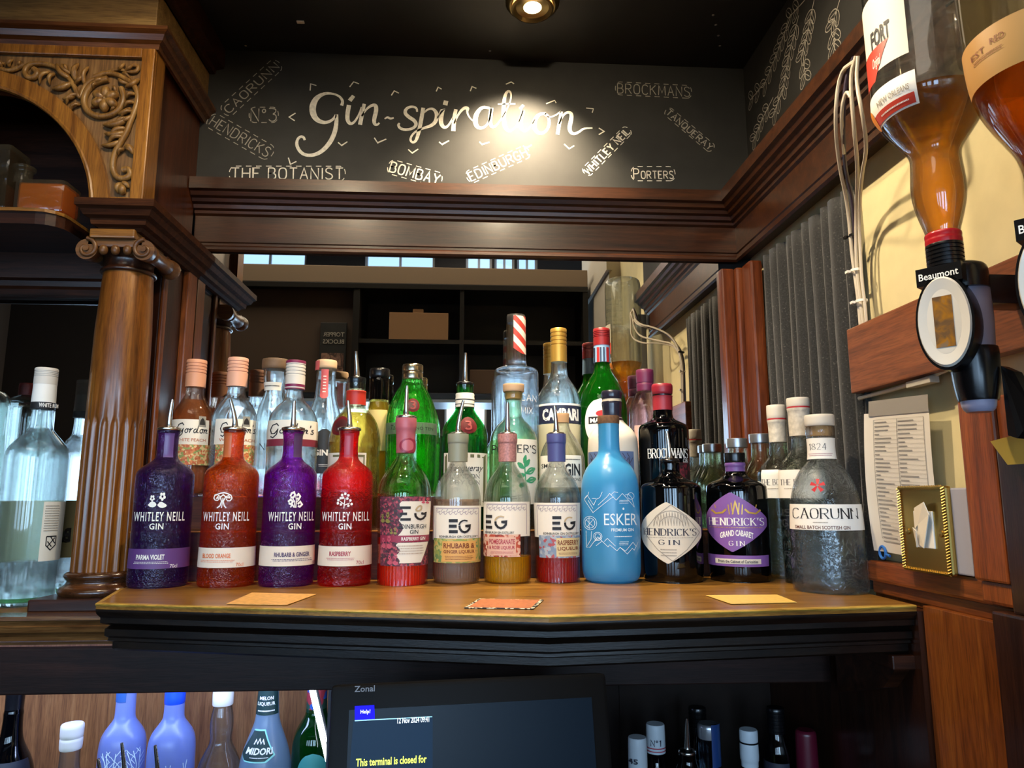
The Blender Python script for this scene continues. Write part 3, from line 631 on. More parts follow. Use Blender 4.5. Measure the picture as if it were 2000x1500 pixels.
fas.build('fascia_board', wood('fascia_dark_x', '#170d0a', '#241511', '#301c16', 'x', .45, .0, spec=.2), None, label='dark plain board running under the gin shelf above the lit bottles', cat='board')
struct('wall_under_bar', MB().box((-1.35, -.085, .7), (-.222, -.07, 1.25)), W_PANEL)
struct('trim_6', MB().box((-.2215, -.33, .7), (-.212, -.07, 1.143)), plain('partition_paint', '#3b3a44', .4))
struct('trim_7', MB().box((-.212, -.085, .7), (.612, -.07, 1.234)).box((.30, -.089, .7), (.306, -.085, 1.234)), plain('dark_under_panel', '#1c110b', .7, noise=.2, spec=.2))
struct('trim_8', MB().box((.606, -.59, .3), (.630, -.07, 1.292)), W_DARKZ)
ctr = MB().box((-1.35, -.75, .80), (.606, -.075, .84), .003)
ctr.build('back_counter', plain('black_counter', '#141416', .35), None, label='dark counter below the frame carrying the lower bottles and till', cat='counter')
lb = MB().box((-1.35, -.72, 0), (.60, -.12, .795)); struct('wall_counter_base', lb, W_DARK)
# ---- stickers on the shelf
def sheet(name, quad, z, mat, label, cat, edge=None):
    P = [oz(a, b, z) for a, b in quad]; c = sum(P, Vector()) / 4
    if edge:
        r = root(name, (c.x, c.y, z), label, cat); MB().prism([tuple(p) for p in P], (0, 0, .0006)).build('border', edge, r)
        MB().prism([tuple(c + (p - c) * .9 + Vector((0, 0, .0006))) for p in P], (0, 0, .0004)).build('face', mat, r); return r
    return MB().prism([tuple(p) for p in P], (0, 0, .0006)).build(name, mat, None, label=label, cat=cat, loc=(c.x, c.y, z))
sheet('shelf_sticker', [(442, 1180), (492, 1158), (618, 1161), (560, 1182)], 1.3008, plain('sticker_peach', '#d6a25a', .45, noise=.2, nscale=120), 'peach paper patch on the shelf below the orange and magenta bottles', 'sticker')
sheet('shelf_sticker', [(906, 1188), (935, 1170), (1062, 1172), (1042, 1190)], 1.3008, plain('sticker_red', '#a8623a', .45, noise=.3, nscale=150), 'reddish card with a black and white border on the shelf front centre', 'sticker', patterned('bordercheck', ['#111111', '#e8dcc0', '#111111', '#2a1a10'], 260))
sheet('shelf_sticker', [(1428, 1180), (1378, 1163), (1518, 1162), (1556, 1177)], 1.3008, plain('sticker_yellow', '#d6b25c', .45, noise=.1, nscale=120), 'yellow paper patch on the shelf before the purple-labelled black bottle', 'sticker')

# ================================================================== LAMPS
def downlight(x, y, label):
    r = root('downlight', (x, y, CZ), label, 'lamp', None)
    MB().lathe(chaikin([(.056, 0), (.056, -.004), (.050, -.010), (.046, -.012), (.042, -.010), (.040, -.004), (.037, -.001)], 1), (x, y, CZ), 48).build('trim_ring', plain('gilt_ring', '#a08a5c', .3, metal=1), r, 60)
    MB().lathe([(.041, -.013), (.044, -.017), (.040, -.019), (.034, -.013), (.036, -.009)], (x, y, CZ), 48).build('inner_ring', plain('gilt_ring', '#a08a5c', .3, metal=1), r, 60)
    MB().lathe(chaikin([(.030, -.002), (.030, -.008), (.024, -.013), (0, -.0135)], 1), (x, y, CZ), 32).build('bulb', emit('warm_bulb', '#ffdca0', 30), r, 60)
downlight(.123, -.222, 'gilt-ringed ceiling downlight shining on the chalk wall')
downlight(-.40, -.90, 'gilt-ringed ceiling downlight out in front of the carved cabinet')
downlight(-.06, -.60, 'gilt-ringed ceiling downlight above the till and the middle of the shelf')
downlight(.10, -.95, 'added gilt-ringed fill downlight at the front edge of the low black ceiling')
for (x0, x1, y0, y1, lb_) in ((-1.6, 1.0, -1.70, -1.20, 'long added panel for the fill lamp above the bar counter'), (-1.8, .6, -3.5, -2.3, 'wide added panel for the fill lamp over the front room')):
    r = root('fill_panel', ((x0 + x1) / 2, (y0 + y1) / 2, 3.7), lb_, 'lamp')  # unlit panels added to go with the fill lamps below them
    MB().box((x0 - .04, y0 - .04, 3.64), (x1 + .04, y1 + .04, 3.6995), .004).build('frame', plain('fill_panel_frame', '#6a6258', .5), r); MB().box((x0, y0, 3.63), (x1, y1, 3.6395)).build('unlit_face', plain('fill_panel_face', '#e8e0d0', .5), r)
for (px, py, s_) in ((587, 42, .008),):
    p = oz(px, py, CZ); MB().box((p.x - s_, p.y - .004, CZ - .003), (p.x + s_, p.y + .004, CZ), .001).build('ceiling_chip', WHITE, None, label='small white chip on the black ceiling', cat='chip')
scr = MB()
for px, py in ((957, 98), (480, 88), (1393, 28), (1398, 47), (1403, 68), (1406, 88)):
    p = oz(px, py, CZ); scr = MB().lathe([(.003, -.002), (.002, -.003), (0, -.0032)], (p.x, p.y, CZ), 10); scr.build('ceiling_screw', CHROME, None, label='small screw head in the black ceiling', cat='screw', group='screw heads in the black ceiling')

# ================================================================== RIGHT WALL
cu = MB(); V = []; Fc = []; nY = 170; nZ = 14
rr = random.Random(3); ph = [0]
for i in range(nY): ph.append(ph[-1] + .38 * (1 + .55 * math.sin(i * .21) + .35 * math.sin(i * .57 + 1)))
for j in range(nZ + 1):
    z = 1.302 + (1.962 - 1.302) * j / nZ
    for i in range(nY + 1):
        y = -.088 - .372 * i / nY
        a = .0095 * (1 - .35 * j / nZ) * (.75 + .45 * math.sin(i * .13 + 2) ** 2); s_ = math.sin(ph[i] + .25 * math.sin(j * .5 + i * .07))
        V.append((.641 + a * (abs(s_) ** .7 * (1 if s_ > 0 else -1)), y, z))
w = nY + 1
for j in range(nZ):
    for i in range(nY): Fc.append((j * w + i, j * w + i + 1, (j + 1) * w + i + 1, (j + 1) * w + i))
cu.add(V, Fc)
cm, nt, out = newmat('charcoal_curtain'); L = nt.links; p_ = N(nt, 'ShaderNodeBsdfPrincipled', Roughness=.95); p_.inputs['Sheen Weight'].default_value = .3
n1 = N(nt, 'ShaderNodeTexNoise', Scale=330.0, Detail=4.0); L.new(coords(nt), n1.inputs['Vector']); L.new(ramp(nt, n1.outputs[0], [(.4, lin('#1d1e20')), (.64, lin('#2b2c2e')), (.76, lin('#6a6862'))]), p_.inputs['Base Color']); L.new(p_.outputs[0], out.inputs[0])
cur = cu.build('curtain', cm, None, True, label='charcoal pleated curtain hanging on the right wall beside the mirror', cat='curtain')
so = cur.modifiers.new('thickness', 'SOLIDIFY'); so.thickness = .003
MB().box((.618, -1.10, 1.610), (.6395, -.445, 1.716), .002).build('optic_board', wood('optic_board_wood', '#5a2c12', '#7e441f', '#96582c', 'y', .45, .15), None, label='reddish wooden board on the cream wall behind the optics', cat='board')
MB().tube([ox(1678, 778, .632), ox(1740, 762, .634), ox(1795, 745, .634), ox(1860, 718, .634), ox(1995, 655, .634)], .003, 8).build('cable', plain('white_cable', '#cfc6b4', .5), None, True, label='thin pale cable running along under the reddish wooden board', cat='cable')
MB().box(ox(1790, 752, .636) + Vector((.002, .006, .005)), ox(1812, 742, .624) + Vector((0, -.004, -.004)), .001).build('cable_clip', plain('clip_grey', '#b9b3a6', .5), None, label='pale clip holding the cable under the reddish board', cat='clip')
def xw(py): return .524 if py < 230 else (.524 + (py - 230) / 200 * .10 if py < 430 else .624)
bun = root('cable_bundle', (.61, -.49, 1.71), 'bundle of cream cables with ties hanging beside the curtain', 'cables')
def cable(pts, rad, mat, label, group=None):
    q = chaikin([tuple(ox(a, b, xw(b) + dx)) for a, b, dx in pts], 2)
    MB().tube(q, rad, 8).build('cable', mat, bun, True, label='dark purple cable' if mat is CPU else None)
CW = plain('cream_cable', '#c9bfae', .45); CPU = plain('purple_cable', '#3a3142', .45)
cable([(1668, 120, .0), (1640, 140, 0), (1630, 230, 0), (1638, 320, 0), (1656, 400, 0), (1664, 500, 0), (1676, 580, 0), (1682, 650, 0)], .0028, CW, 'leftmost cream cable of the bundle hanging beside the curtain')
cable([(1672, 110, .0), (1660, 150, 0), (1668, 250, 0), (1676, 330, .0), (1672, 420, 0), (1672, 520, 0), (1682, 600, 0), (1688, 650, 0)], .0028, CW, 'middle cream cable of the bundle hanging beside the curtain')
cable([(1676, 110, .0), (1672, 160, 0), (1684, 220, 0), (1694, 290, 0), (1682, 345, .0), (1678, 430, 0), (1682, 540, 0), (1690, 600, 0), (1693, 650, 0)], .0026, CW, 'rightmost cream cable of the bundle hanging beside the curtain')
cable([(1668, 112, .006), (1652, 150, .006), (1646, 240, .006), (1650, 330, .006), (1666, 390, .004), (1670, 470, .004), (1678, 560, .004), (1686, 650, .004)], .003, CPU, 'dark purple cable among the cream ones beside the curtain')
cable([(1662, 190, .003), (1652, 175, .003), (1642, 220, .003), (1648, 300, .003)], .0024, CW, 'short looped cream cable at the top of the hanging bundle')
for (px, py, c, lb_) in ((1669, 460, PLBLACK, 'black cable tie round the hanging cable bundle'), (1673, 528, WHITE, 'upper white cable tie round the hanging cable bundle'), (1683, 588, WHITE, 'lower white cable tie round the hanging cable bundle')):
    p = ox(px, py, .624); MB().lathe([(.0075, -.002), (.009, -.002), (.009, .002), (.0075, .002)], p, 20, closed=True).box(p + Vector((-.012, .006, -.002)), p + Vector((-.007, .014, .002))).build('cable_tie', c, bun)
# dado rail, panelling, post and small board
struct('trim_9', MB().box((.616, -.745, 1.318), (.6545, -.455, 1.348), .004).box((.624, -.745, 1.30), (.6395, -.455, 1.318), .002), W_REDY)
struct('trim_10', MB().box((.613, -.745, .3), (.6395, -.592, 1.30), .001).box((.628, -.592, 1.293), (.6395, -.455, 1.301)), W_RED)
struct('trim_11', MB().box((.600, -.772, 1.348), (.6395, -.716, 1.56), .003).box((.606, -.80, 1.50), (.6395, -.772, 1.56), .002).box((.604, -.772, 1.322), (.6395, -.72, 1.348), .004), wood('post_wood', '#57280d', '#844018', '#9a5122', 'z', .4, .2))
struct('trim_12', MB().box((.590, -1.30, .3), (.6395, -.752, 1.318), .003).box((.598, -1.30, 1.318), (.6395, -.775, 1.50), .003), W_DARKZ)
MB().prism([ox(1934, 862, .585), ox(2010, 842, .585), ox(2010, 905, .585), ox(1968, 908, .585)], (.004, 0, 0)).build('brass_plate', plain('yellow_plate', '#b59a3c', .4, metal=.3), None, label='pointed yellow plate on the dark post at the right edge', cat='plate')
# typed price list hanging from the board
pl = root('paper_list', (.633, -.54, 1.36), 'typed white table sheet hanging on the cream wall above the switch', 'paper')
PQ = [(1690, 785), (1815, 770), (1835, 1100), (1718, 1075)]
Pc = [ox(a, b, .628) for a, b in PQ]
def psheet(u, v, d=0):
    a = Pc[0].lerp(Pc[1], u); b = Pc[3].lerp(Pc[2], u); q = a.lerp(b, v); q.x = .632 - .010 * math.sin(v * 2.4 + u) * (1 - u * .4) + d - (.006 if u < .1 else 0) * (1 - u * 10); return q
def pgrid(u0, u1, v0, v1, nu, nv, d):
    V = [psheet(u0 + (u1 - u0) * i / nu, v0 + (v1 - v0) * j / nv, d) for j in range(nv + 1) for i in range(nu + 1)]
    return V, [(j * (nu + 1) + i, j * (nu + 1) + i + 1, (j + 1) * (nu + 1) + i + 1, (j + 1) * (nu + 1) + i) for j in range(nv) for i in range(nu)]
MB().add(*pgrid(0, 1, .085, 1, 12, 16, 0)).build('sheet', plain('list_paper', '#d8d2c8', .7), pl, True)
MB().add(*pgrid(.06, 1, 0, .105, 8, 3, -.0012)).build('clip_strip', plain('grey_film', '#8f8a84', .35), pl, True)
tb = MB(); rl = random.Random(5)
for k in range(30):
    v = .13 + .78 * (k / 29) ** 1.0; tb.add(*pgrid(.12, .92, v, v + .0016, 8, 1, -.0009))
    for u0 in (.14, .54): tb.add(*pgrid(u0, u0 + .08 + .22 * rl.random(), v + .015, v + .0205, 3, 1, -.0009))
for u in (.12, .52, .92): tb.add(*pgrid(u, u + .006, .13, .91, 1, 14, -.0009))
tb.build('typed_table', plain('grey_ink', '#8d8984', .7), pl)
p = ox(1724, 1079, .624); MB().tube([p + Vector((0, .008 * math.cos(t), .009 * math.sin(t))) for t in [k * math.pi / 8 for k in range(17)]], .002, 8).tube([p + Vector((0, -.008, -.002)), p + Vector((0, -.018, -.004))], .002, 8).build('key_tag', plain('blue_tag', '#2f6fc4', .35), None, True, label='small blue ring hook under the typed sheet', cat='hook')
# brass switch
sw = root('light_switch', (.628, -.62, 1.345), 'polished brass light switch with rope edge and torn white tissue on its rocker', 'switch')
MB().box((.612, -.700, 1.349), (.6395, -.578, 1.456), .002).build('back_box', plain('back_box_white', '#a8a7b4', .5), sw)
MB().box((.604, -.672, 1.346), (.613, -.574, 1.459), .003).build('face_plate', BRASS, sw)
rope = MB()
RC = [(-.576, 1.348), (-.670, 1.348), (-.670, 1.457), (-.576, 1.457), (-.576, 1.348)]
for (a, b), (c, d) in zip(RC, RC[1:]):
    n_ = int(math.hypot(c - a, d - b) / .0036)
    for k in range(n_):
        t = (k + .5) / n_; y, z = a + (c - a) * t, b + (d - b) * t; u = Vector((0, c - a, d - b)).normalized(); s_ = Vector((0, -u.z, u.y))
        rope.tube([Vector((.6035, y, z)) - u * .002 - s_ * .0022, Vector((.601, y, z)), Vector((.6035, y, z)) + u * .002 + s_ * .0022], [.0008, .0015, .0008], 6)
rope.build('rope_edge', BRASS, sw, True)
MB().box((.602, -.645, 1.378), (.606, -.606, 1.426), .001).build('rocker_frame', WHITE, sw)
ti = MB(); C0 = Vector((.600, -.626, 1.412))
for (a, b, c) in (((0, .014, .018), (-.006, -.016, .026), (-.002, .006, -.004)), ((-.006, -.016, .026), (-.004, -.022, .010), (-.002, .006, -.004)), ((-.004, -.022, .010), (-.003, -.004, -.034), (-.002, .006, -.004)), ((0, .014, .018), (-.002, .006, -.004), (0, .016, -.010)), ((-.002, .006, -.004), (-.003, -.004, -.034), (0, .010, -.030)), ((-.002, .018, -.008), (-.007, .004, -.012), (-.002, .012, -.034))):
    ti.prism([C0 + Vector(a), C0 + Vector(b), C0 + Vector(c)], (.0012, 0, 0))
ti.build('torn_tissue', plain('tissue_white', '#e9dfcc', .8), sw)
for y in (-.589, -.659): MB().lathe([(.0045, 0), (.004, .002), (0, .0025)], (.604, y, 1.398), 14, (-1, 0, 0)).build('screw', BRASS, sw)

# ================================================================== OPTICS
nO = Vector((-.80, -.60, 0)); uO = Vector((.60, -.80, 0)) ; zO = Vector((0, 0, 1))
def dispenser(y, label):
    B0 = Vector((.550, y, 1.655)); r = root('spirit_dispenser', (.59, y, 1.56), label, 'dispenser', 'spirit dispensers on the wooden board')
    MB().box((.548, y - .016, 1.652), (.6175, y + .016, 1.686), .004).build('bracket_arm', PLBLACK, r, True)
    MB().lathe(chaikin([(.018, .045), (.024, .042), (.026, .035), (.026, .015)], 1), (.545, y, 1.655), 32).build('bottle_socket', PLBLACK, r, True)
    MB().lathe([(.0215, .03), (.0225, -.02), (.021, -.052)], B0, 32).build('measure_chamber', plain('chamber_grey', '#8d8aa0', .25), r, True)
    MB().lathe(chaikin([(.023, -.05), (.024, -.055), (.023, -.085), (.020, -.105), (.019, -.108)], 1), B0, 32).build('valve_body', plain('black_plastic', '#0c0c0e', .25), r, True)
    MB().lathe(chaikin([(.0175, -.106), (.016, -.116), (.012, -.120)], 1), B0, 24).build('nozzle', plain('nozzle_grey', '#9c9ab4', .3), r, True)
    c = B0 + nO * .030 - uO * .012 + Vector((0, 0, -.024))
    def oval(a, b, t0, t1, name, mat, z=0, n=44):
        V = []; Fc = []
        for t in (t0, t1):
            for k in range(n): th = 2 * math.pi * k / n; V.append(c + nO * t + uO * (a * math.cos(th)) + zO * (b * math.sin(th) + z))
        Fc = [tuple(range(n)), tuple(n + k for k in range(n))] + [(k, (k + 1) % n, n + (k + 1) % n, n + k) for k in range(n)]
        return MB().add(V, Fc).build(name, mat, r, True)
    oval(.0285, .053, -.026, .012, 'window_bezel', PLBLACK)
    V = []; Fc = []; n = 44
    for (a, b, t) in ((.0262, .0498, .0125), (.0250, .0475, .0150), (.016, .035, .013)):
        for k in range(n): th = 2 * math.pi * k / n; V.append(c + nO * t + uO * (a * math.cos(th)) + zO * (b * math.sin(th)))
    for i in range(2):
        for k in range(n): Fc.append((i * n + k, i * n + (k + 1) % n, (i + 1) * n + (k + 1) % n, (i + 1) * n + k))
    MB().add(V, Fc).build('window_ring', plain('clear_acrylic_rim', '#d8d2c6', .12, spec=.8), r, True)
    oval(.0165, .0355, .012, .0132, 'window_back', plain('clear_acrylic_rim', '#d8d2c6', .12, spec=.8))
    q = c + nO * .0137
    MB().add([q - uO * .0095 - zO * .028, q + uO * .0095 - zO * .028, q + uO * .0095 + zO * .028, q - uO * .0095 + zO * .028], [(0, 1, 2, 3)]).build('measure_window', patterned('amber_window', ['#5a4633', '#6d5236', '#9c6a22', '#7a6a58'], 45, .15, 'noise'), r)
    t = c + Vector((0, 0, .043)); hb = []
    hb = [t + uO * a + nO * b + zO * z for a, b, z in ((-.024, .012, 0), (.021, .012, 0), (.021, .012, .020), (-.024, .012, .020))]
    MB().prism(hb, tuple(-nO * .03)).build('name_housing', PLBLACK, r)
    flat_word(sans('Beaumont', .012), hb[0] + uO * .003 + zO * .006, uO, zO, .008, 'lettering', WHITE, r, nO, .039)
    lv = MB(); L0 = B0 + Vector((.012, -.022, -.085))
    lv.prism([L0 + Vector((0, 0, .012)), L0 + Vector((.004, -.012, .004)), L0 + Vector((.010, -.026, -.040)), L0 + Vector((.012, -.038, -.052)), L0 + Vector((.010, -.024, -.056)), L0 + Vector((.004, -.016, -.058)), L0 + Vector((0, -.012, -.066)), L0 + Vector((-.002, -.002, -.062))], (.014, .006, 0))
    lv.build('push_lever', PLBLACK, r)
dispenser(-.82, 'left black optic dispenser with oval window under the clear-topped inverted bottle')
dispenser(-.965, 'right black optic dispenser cut by the frame edge under the round amber bottle')
MB().box((.612, -.955, 1.60), (.6385, -.935, 2.10), .002).build('optic_rail', plain('aluminium_rail', '#8b8b90', .4, metal=.8), None, label='upright grey metal rail on the cream wall behind the optics', cat='rail')

# ================================================================== TILL
ta, tt = math.radians(7), math.radians(11)
uT = Vector((math.cos(ta), math.sin(ta), 0)); dT = Vector((math.sin(ta) * math.sin(tt), -math.cos(ta) * math.sin(tt), -math.cos(tt))); nT = uT.cross(dT) * 1
if nT.y > 0: nT = -nT
T0 = Vector((.008, -.668, 1.2325)); TILLB = plain('till_black', '#030304', .5, spec=.12)
till = root('till_terminal', (.008, -.66, .842), 'black touchscreen till terminal standing under the middle of the shelf', 'till')
def tp(u, v, w=0): return T0 + uT * u + dT * v + nT * w
def tbox(u0, u1, v0, v1, w0, w1, name, mat, bev=0, par=None):
    mb = MB().box((u0, v0, w0), (u1, v1, w1), bev); mb.v = [tp(*v) for v in mb.v]; return mb.build(name, mat, par or till, True if bev else False)
tbox(-.163, .163, 0, .30, -.03, 0, 'housing', TILLB, .006)
tbox(-.03, .03, .12, .345, -.07, -.032, 'stand_column', TILLB, .004)
MB().box((-.10, -.80, .8405), (.12, -.56, .856), .005).build('stand_base', TILLB, till, True)
scr = tbox(-.142, .142, .026, .27, .0002, .0014, 'screen', plain('screen_dark', '#0b1622', .28, emit=.12, spec=.08))
def tpx(px, py):
    d = ray(px, py); P0 = tp(0, 0, .002); t = (P0 - CAM).dot(nT) / d.dot(nT); q = CAM + d * t - T0; return q.dot(uT), q.dot(dT)
def tquad(pxs, w, name, mat, par):
    return MB().add([tp(*tpx(*q), w) for q in pxs], [(0, 1, 2, 3)]).build(name, mat, par)
a0 = tpx(692, 1408); a1 = tpx(842, 1400)
tquad([(690, 1409), (845, 1401), (845, 1510), (682, 1510)], .0022, 'message_panel', plain('panel_navy', '#12283f', .3, emit=.2, spec=.06), scr)
tquad([(693, 1379), (731, 1377), (732, 1404), (693, 1406)], .0024, 'help_button', plain('button_blue', '#1810e6', .4, emit=.85, spec=.05), scr)
tquad([(693, 1406.5), (844, 1399), (844, 1400.5), (693, 1408.5)], .0026, 'panel_line', plain('line_cyan', '#8fd0e8', .3, emit=.6), scr)
def tword(txt, pl_, pr_, h, mat, bold=.0, par=None, name='lettering'):
    a = tpx(*pl_); b = tpx(*pr_); A = tp(*a, .003); B = tp(*b, .003); ux = (B - A).normalized(); uz = -(dT - ux * dT.dot(ux)).normalized()
    return flat_word(sans(txt, bold), A, ux, uz, h * .9 / F, name, mat, par or scr, nT, (B - A).length)
UIW = plain('screen_white', '#e8f4ff', .3, emit=.9); UIY = plain('screen_yellow', '#e6f02a', .3, emit=.9)
tword('Help!', (704, 1396), (723, 1395), 8, UIW, .01); tword('12 Nov 2024 09:41', (776, 1413), (838, 1410), 9, UIW, .012); tword('This terminal is closed for', (695, 1497), (833, 1489), 12, UIY, .02)
tword('Zonal', (692, 1352), (732, 1350), 10, plain('logo_grey', '#55555c', .4), .015, till)

# ================================================================== BOTTLES
class Bot:
    def __init__(s, name, label, px, pyr, Y, z0, rows, group=None, sq=1.0, cat='bottle', metric=None, base=True):
        s.X = oy(px, pyr, Y).x; s.Y = Y; s.z0 = z0; s.sq = sq
        s.phi0 = math.atan2(CAM.y - Y, CAM.x - s.X)
        if z0 is None: s.z0 = s.zof(base)
        s.prof = metric or s.rows(rows)
        s.root = root(name, (s.X, Y, s.z0), label, cat, group); s.parts = {}
    def zof(s, py, front=None):
        lo, hi = .6, 3.2
        for _ in range(40):
            m = (lo + hi) / 2
            if front is None: p = (s.X, s.Y, m)
            else: r = s.rad(m) if front is True else front; p = (s.X + r * math.cos(s.phi0), s.Y + r * math.sin(s.phi0) * s.sq, m)
            if proj(p)[1] > py: lo = m
            else: hi = m
        return (lo + hi) / 2
    def rows(s, rows):
        out = []
        for py, w in rows:
            z = s.z0 if py is None else s.zof(py)
            x, _, d = proj((s.X, s.Y, z)); th = math.atan2(abs(x - 1000), F)
            out.append((w / 2 * d / F * math.cos(th) * 1.0, z))
        return sorted(out, key=lambda q: q[1])
    def sm(s, prof, n=2): return chaikin([(r, z) for r, z in prof], n)
    def rad(s, z):
        p = s.prof
        if z <= p[0][1]: return p[0][0]
        for (r0, z0), (r1, z1) in zip(p, p[1:]):
            if z <= z1: return r0 + (r1 - r0) * (z - z0) / max(1e-9, z1 - z0)
        return p[-1][0]
    def glass(s, mat, shell=True, seg=56, flute=None, name='glass_body', t=.0026, n=2):
        p = s.sm(s.prof, n); s.prof = p
        o = [(r, z - s.z0) for r, z in p]; m = MB(); c = (s.X, s.Y, s.z0)
        if shell:
            inn = [(max(.0008, r - t), min(max(z, o[0][1] + .006), o[-1][1])) for r, z in o][::-1]
            m.lathe([(.0006, o[0][1] + .002)] + [(o[0][0] * .8, o[0][1] + .001)] + o + inn + [(.0006, o[0][1] + .006)], c, seg, None, s.sq, flute)
        else: m.lathe([(.0006, o[0][1])] + o + [(.0006, o[-1][1])], c, seg, None, s.sq, flute)
        s.g = m.build(name, mat, s.root, 50); return s
    def liquid(s, py, mat, z1=None, name='liquid', z0=None):
        top = s.zof(py) if z1 is None else z1; lo = s.prof[0][1] + .0065 if z0 is None else z0
        q = [(max(.001, r - .0031), z) for r, z in s.prof if lo < z < top]
        q = [(max(.001, s.rad(lo) - .0045), lo)] + q + [(max(.001, s.rad(top) - .0031), top)]
        MB().lathe([(.0006, q[0][1] - s.z0)] + [(r, z - s.z0) for r, z in q] + [(.0006, top - s.z0)], (s.X, s.Y, s.z0), 48, None, s.sq).build(name, mat, s.root, 50); return s
    def turn(s, rows, name, mat, par=None, sharp=40, n=1, grooves=None, seg=40):
        p = s.rows(rows)
        if grooves:
            ga, gb, k = grooves; za, zb = s.zof(gb), s.zof(ga); q = []
            for r, z in p:
                if not (za < z < zb): q.append((r, z))
            rr_ = max(r for r, z in p)
            for i in range(k):
                z = za + (zb - za) * (i + .5) / k; h = (zb - za) / k * .22; q += [(rr_, z - h), (rr_ * .94, z - h * .6), (rr_ * .94, z + h * .6), (rr_, z + h)]
            p = sorted(q, key=lambda q: q[1])
        elif n: p = chaikin(p, n)
        return MB().lathe([(.0005, p[0][1] - s.z0)] + [(r, z - s.z0) for r, z in p] + [(.0005, p[-1][1] - s.z0)], (s.X, s.Y, s.z0), seg, None, s.sq).build(name, mat, par or s.root, sharp)
    def at(s, phi, z, lvl):
        r = s.rad(z) + .0006 * lvl; return Vector((s.X + r * math.cos(phi), s.Y + r * math.sin(phi) * s.sq, z))
    def ang(s, px, z):
        lo, hi = s.phi0 - 1.5, s.phi0 + 1.5
        for _ in range(30):
            m = (lo + hi) / 2
            if proj(s.at(m, z, 0))[0] < px: lo = m
            else: hi = m
        return (lo + hi) / 2
    def span(s, px0, px1, py0, py1):
        z1, z0 = s.zof(py0, True), s.zof(py1, True); zm = (z0 + z1) / 2
        return s.ang(px0, zm), s.ang(px1, zm), z0, z1
    def lab(s, px0, px1, py0, py1, mat, name='label', shape=None, par=None, lvl=1.0, nu=26, nv=14, full=False):
        a0, a1, z0, z1 = s.span(px0, px1, py0, py1)
        if full: a0, a1 = s.phi0 - math.pi * .98, s.phi0 + math.pi * .98
        V = []; Fc = []
        for j in range(nv + 1):
            v = j / nv; z = z0 + (z1 - z0) * v; l, r = shape(v) if shape else (0, 1)
            for i in range(nu + 1):
                u = l + (r - l) * i / nu; V.append(s.at(a0 + (a1 - a0) * u, z, lvl))
        for j in range(nv):
            for i in range(nu): Fc.append((j * (nu + 1) + i, j * (nu + 1) + i + 1, (j + 1) * (nu + 1) + i + 1, (j + 1) * (nu + 1) + i))
        return MB().add(V, Fc).build(name, mat, par or s.root, True)
    def txt(s, shape, px0, px1, py0, py1, mat, par=None, lvl=2.0, name='lettering', arc=0):
        V, Fc, W, H = shape; z1, z0 = s.zof(py0, True), s.zof(py1, True); zm = (z0 + z1) / 2
        e0, e1 = proj(s.at(s.phi0 - 1.45, zm, 0))[0], proj(s.at(s.phi0 + 1.45, zm, 0))[0]; ins = (e1 - e0) * .045
        px0 = max(px0, e0 + ins); px1 = min(px1, e1 - ins)
        tab = [s.ang(px0 + (px1 - px0) * k / 12, zm) for k in range(13)]; a0, a1 = tab[0], tab[-1]
        def au(u):
            q = max(0, min(11.999, u * 12)); k = int(q); return .65 * (tab[k] + (tab[k + 1] - tab[k]) * (q - k)) + .35 * (a0 + (a1 - a0) * u)
        return MB().add([s.at(au(v[0] / W), z0 + (z1 - z0) * v[1] / H + arc * (z1 - z0) * (1 - (2 * v[0] / W - 1) ** 2), lvl) for v in V], Fc).build(name, mat, par or s.root)
    def fine(s, px0, px1, py0, py1, n, mat, par=None, lvl=2.0):
        rr_ = random.Random(n + int(px0)); V = []; Fc = []
        for i in range(n):
            y = -10 * (i + .5) / n * 1.0; x = 2 * rr_.random() if n > 1 else 0; e = 40 - 2 * rr_.random() if n > 1 else 40
            while x < e - .4:
                w = .6 + 1.6 * rr_.random(); ribbon([(x, y), (min(e, x + w), y)], 10 / n * .36, V, Fc); x += w + .5
        V += [(0, 0), (0.001, 0), (0, -.001), (40, -10), (39.999, -10), (40, -9.999)]; k = len(V); Fc += [(k - 6, k - 5, k - 4), (k - 3, k - 2, k - 1)]
        return s.txt(([(a, b + 10) for a, b in V], Fc, 40, 10), px0, px1, py0, py1, mat, par, lvl, 'small_print')
    def pourer(s, tip, py, w, collar='steel', wt=8, tail=None):
        """steel pouring spout: disc collar and a tapering tilted tube"""
        z = s.zof(py); x, _, d = proj((s.X, s.Y, z)); r = w / 2 * d / F
        m = PLBLACK if collar == 'black' else STEEL
        b = MB().lathe(chaikin([(r * .55, -.006), (r, -.003), (r * 1.03, 0), (r * .96, .0025), (r * .5, .004), (.002, .005)], 1), (s.X, s.Y, z), 28).build('pourer', m, s.root, 50)
        T = oy(tip[0], tip[1], s.Y - .004); B = Vector((s.X, s.Y, z + .003)); M = B.lerp(T, .35); M.x = B.x * .8 + M.x * .2
        q = chaikin([tuple(B), tuple(M), tuple(T)], 2); n = len(q); wr = wt / 2 * d / F
        MB().tube(q, [wr * (1.9 - 1.25 * (i / (n - 1)) ** .6) if i else wr * 2.1 for i in range(n)], 14).build('spout', STEEL, b, 50); return s
def ell(v): k = math.sqrt(max(0, 1 - (2 * v - 1) ** 2)); return .5 - k / 2, .5 + k / 2
def dia(v):
    k = min(1, 1.12 * (1 - abs(2 * v - 1)) ** .92 + .02); return .5 - k / 2, .5 + k / 2
def tint(n, c, refr=.35, body=None, bf=0, **k): return glass(n, c, refr, body, bf, **k)
def solidbox(w, h, n=8): return [(w * k / n, y) for k in range(n + 1) for y in (0, h)], [(2 * k, 2 * k + 2, 2 * k + 3, 2 * k + 1) for k in range(n)], w, h

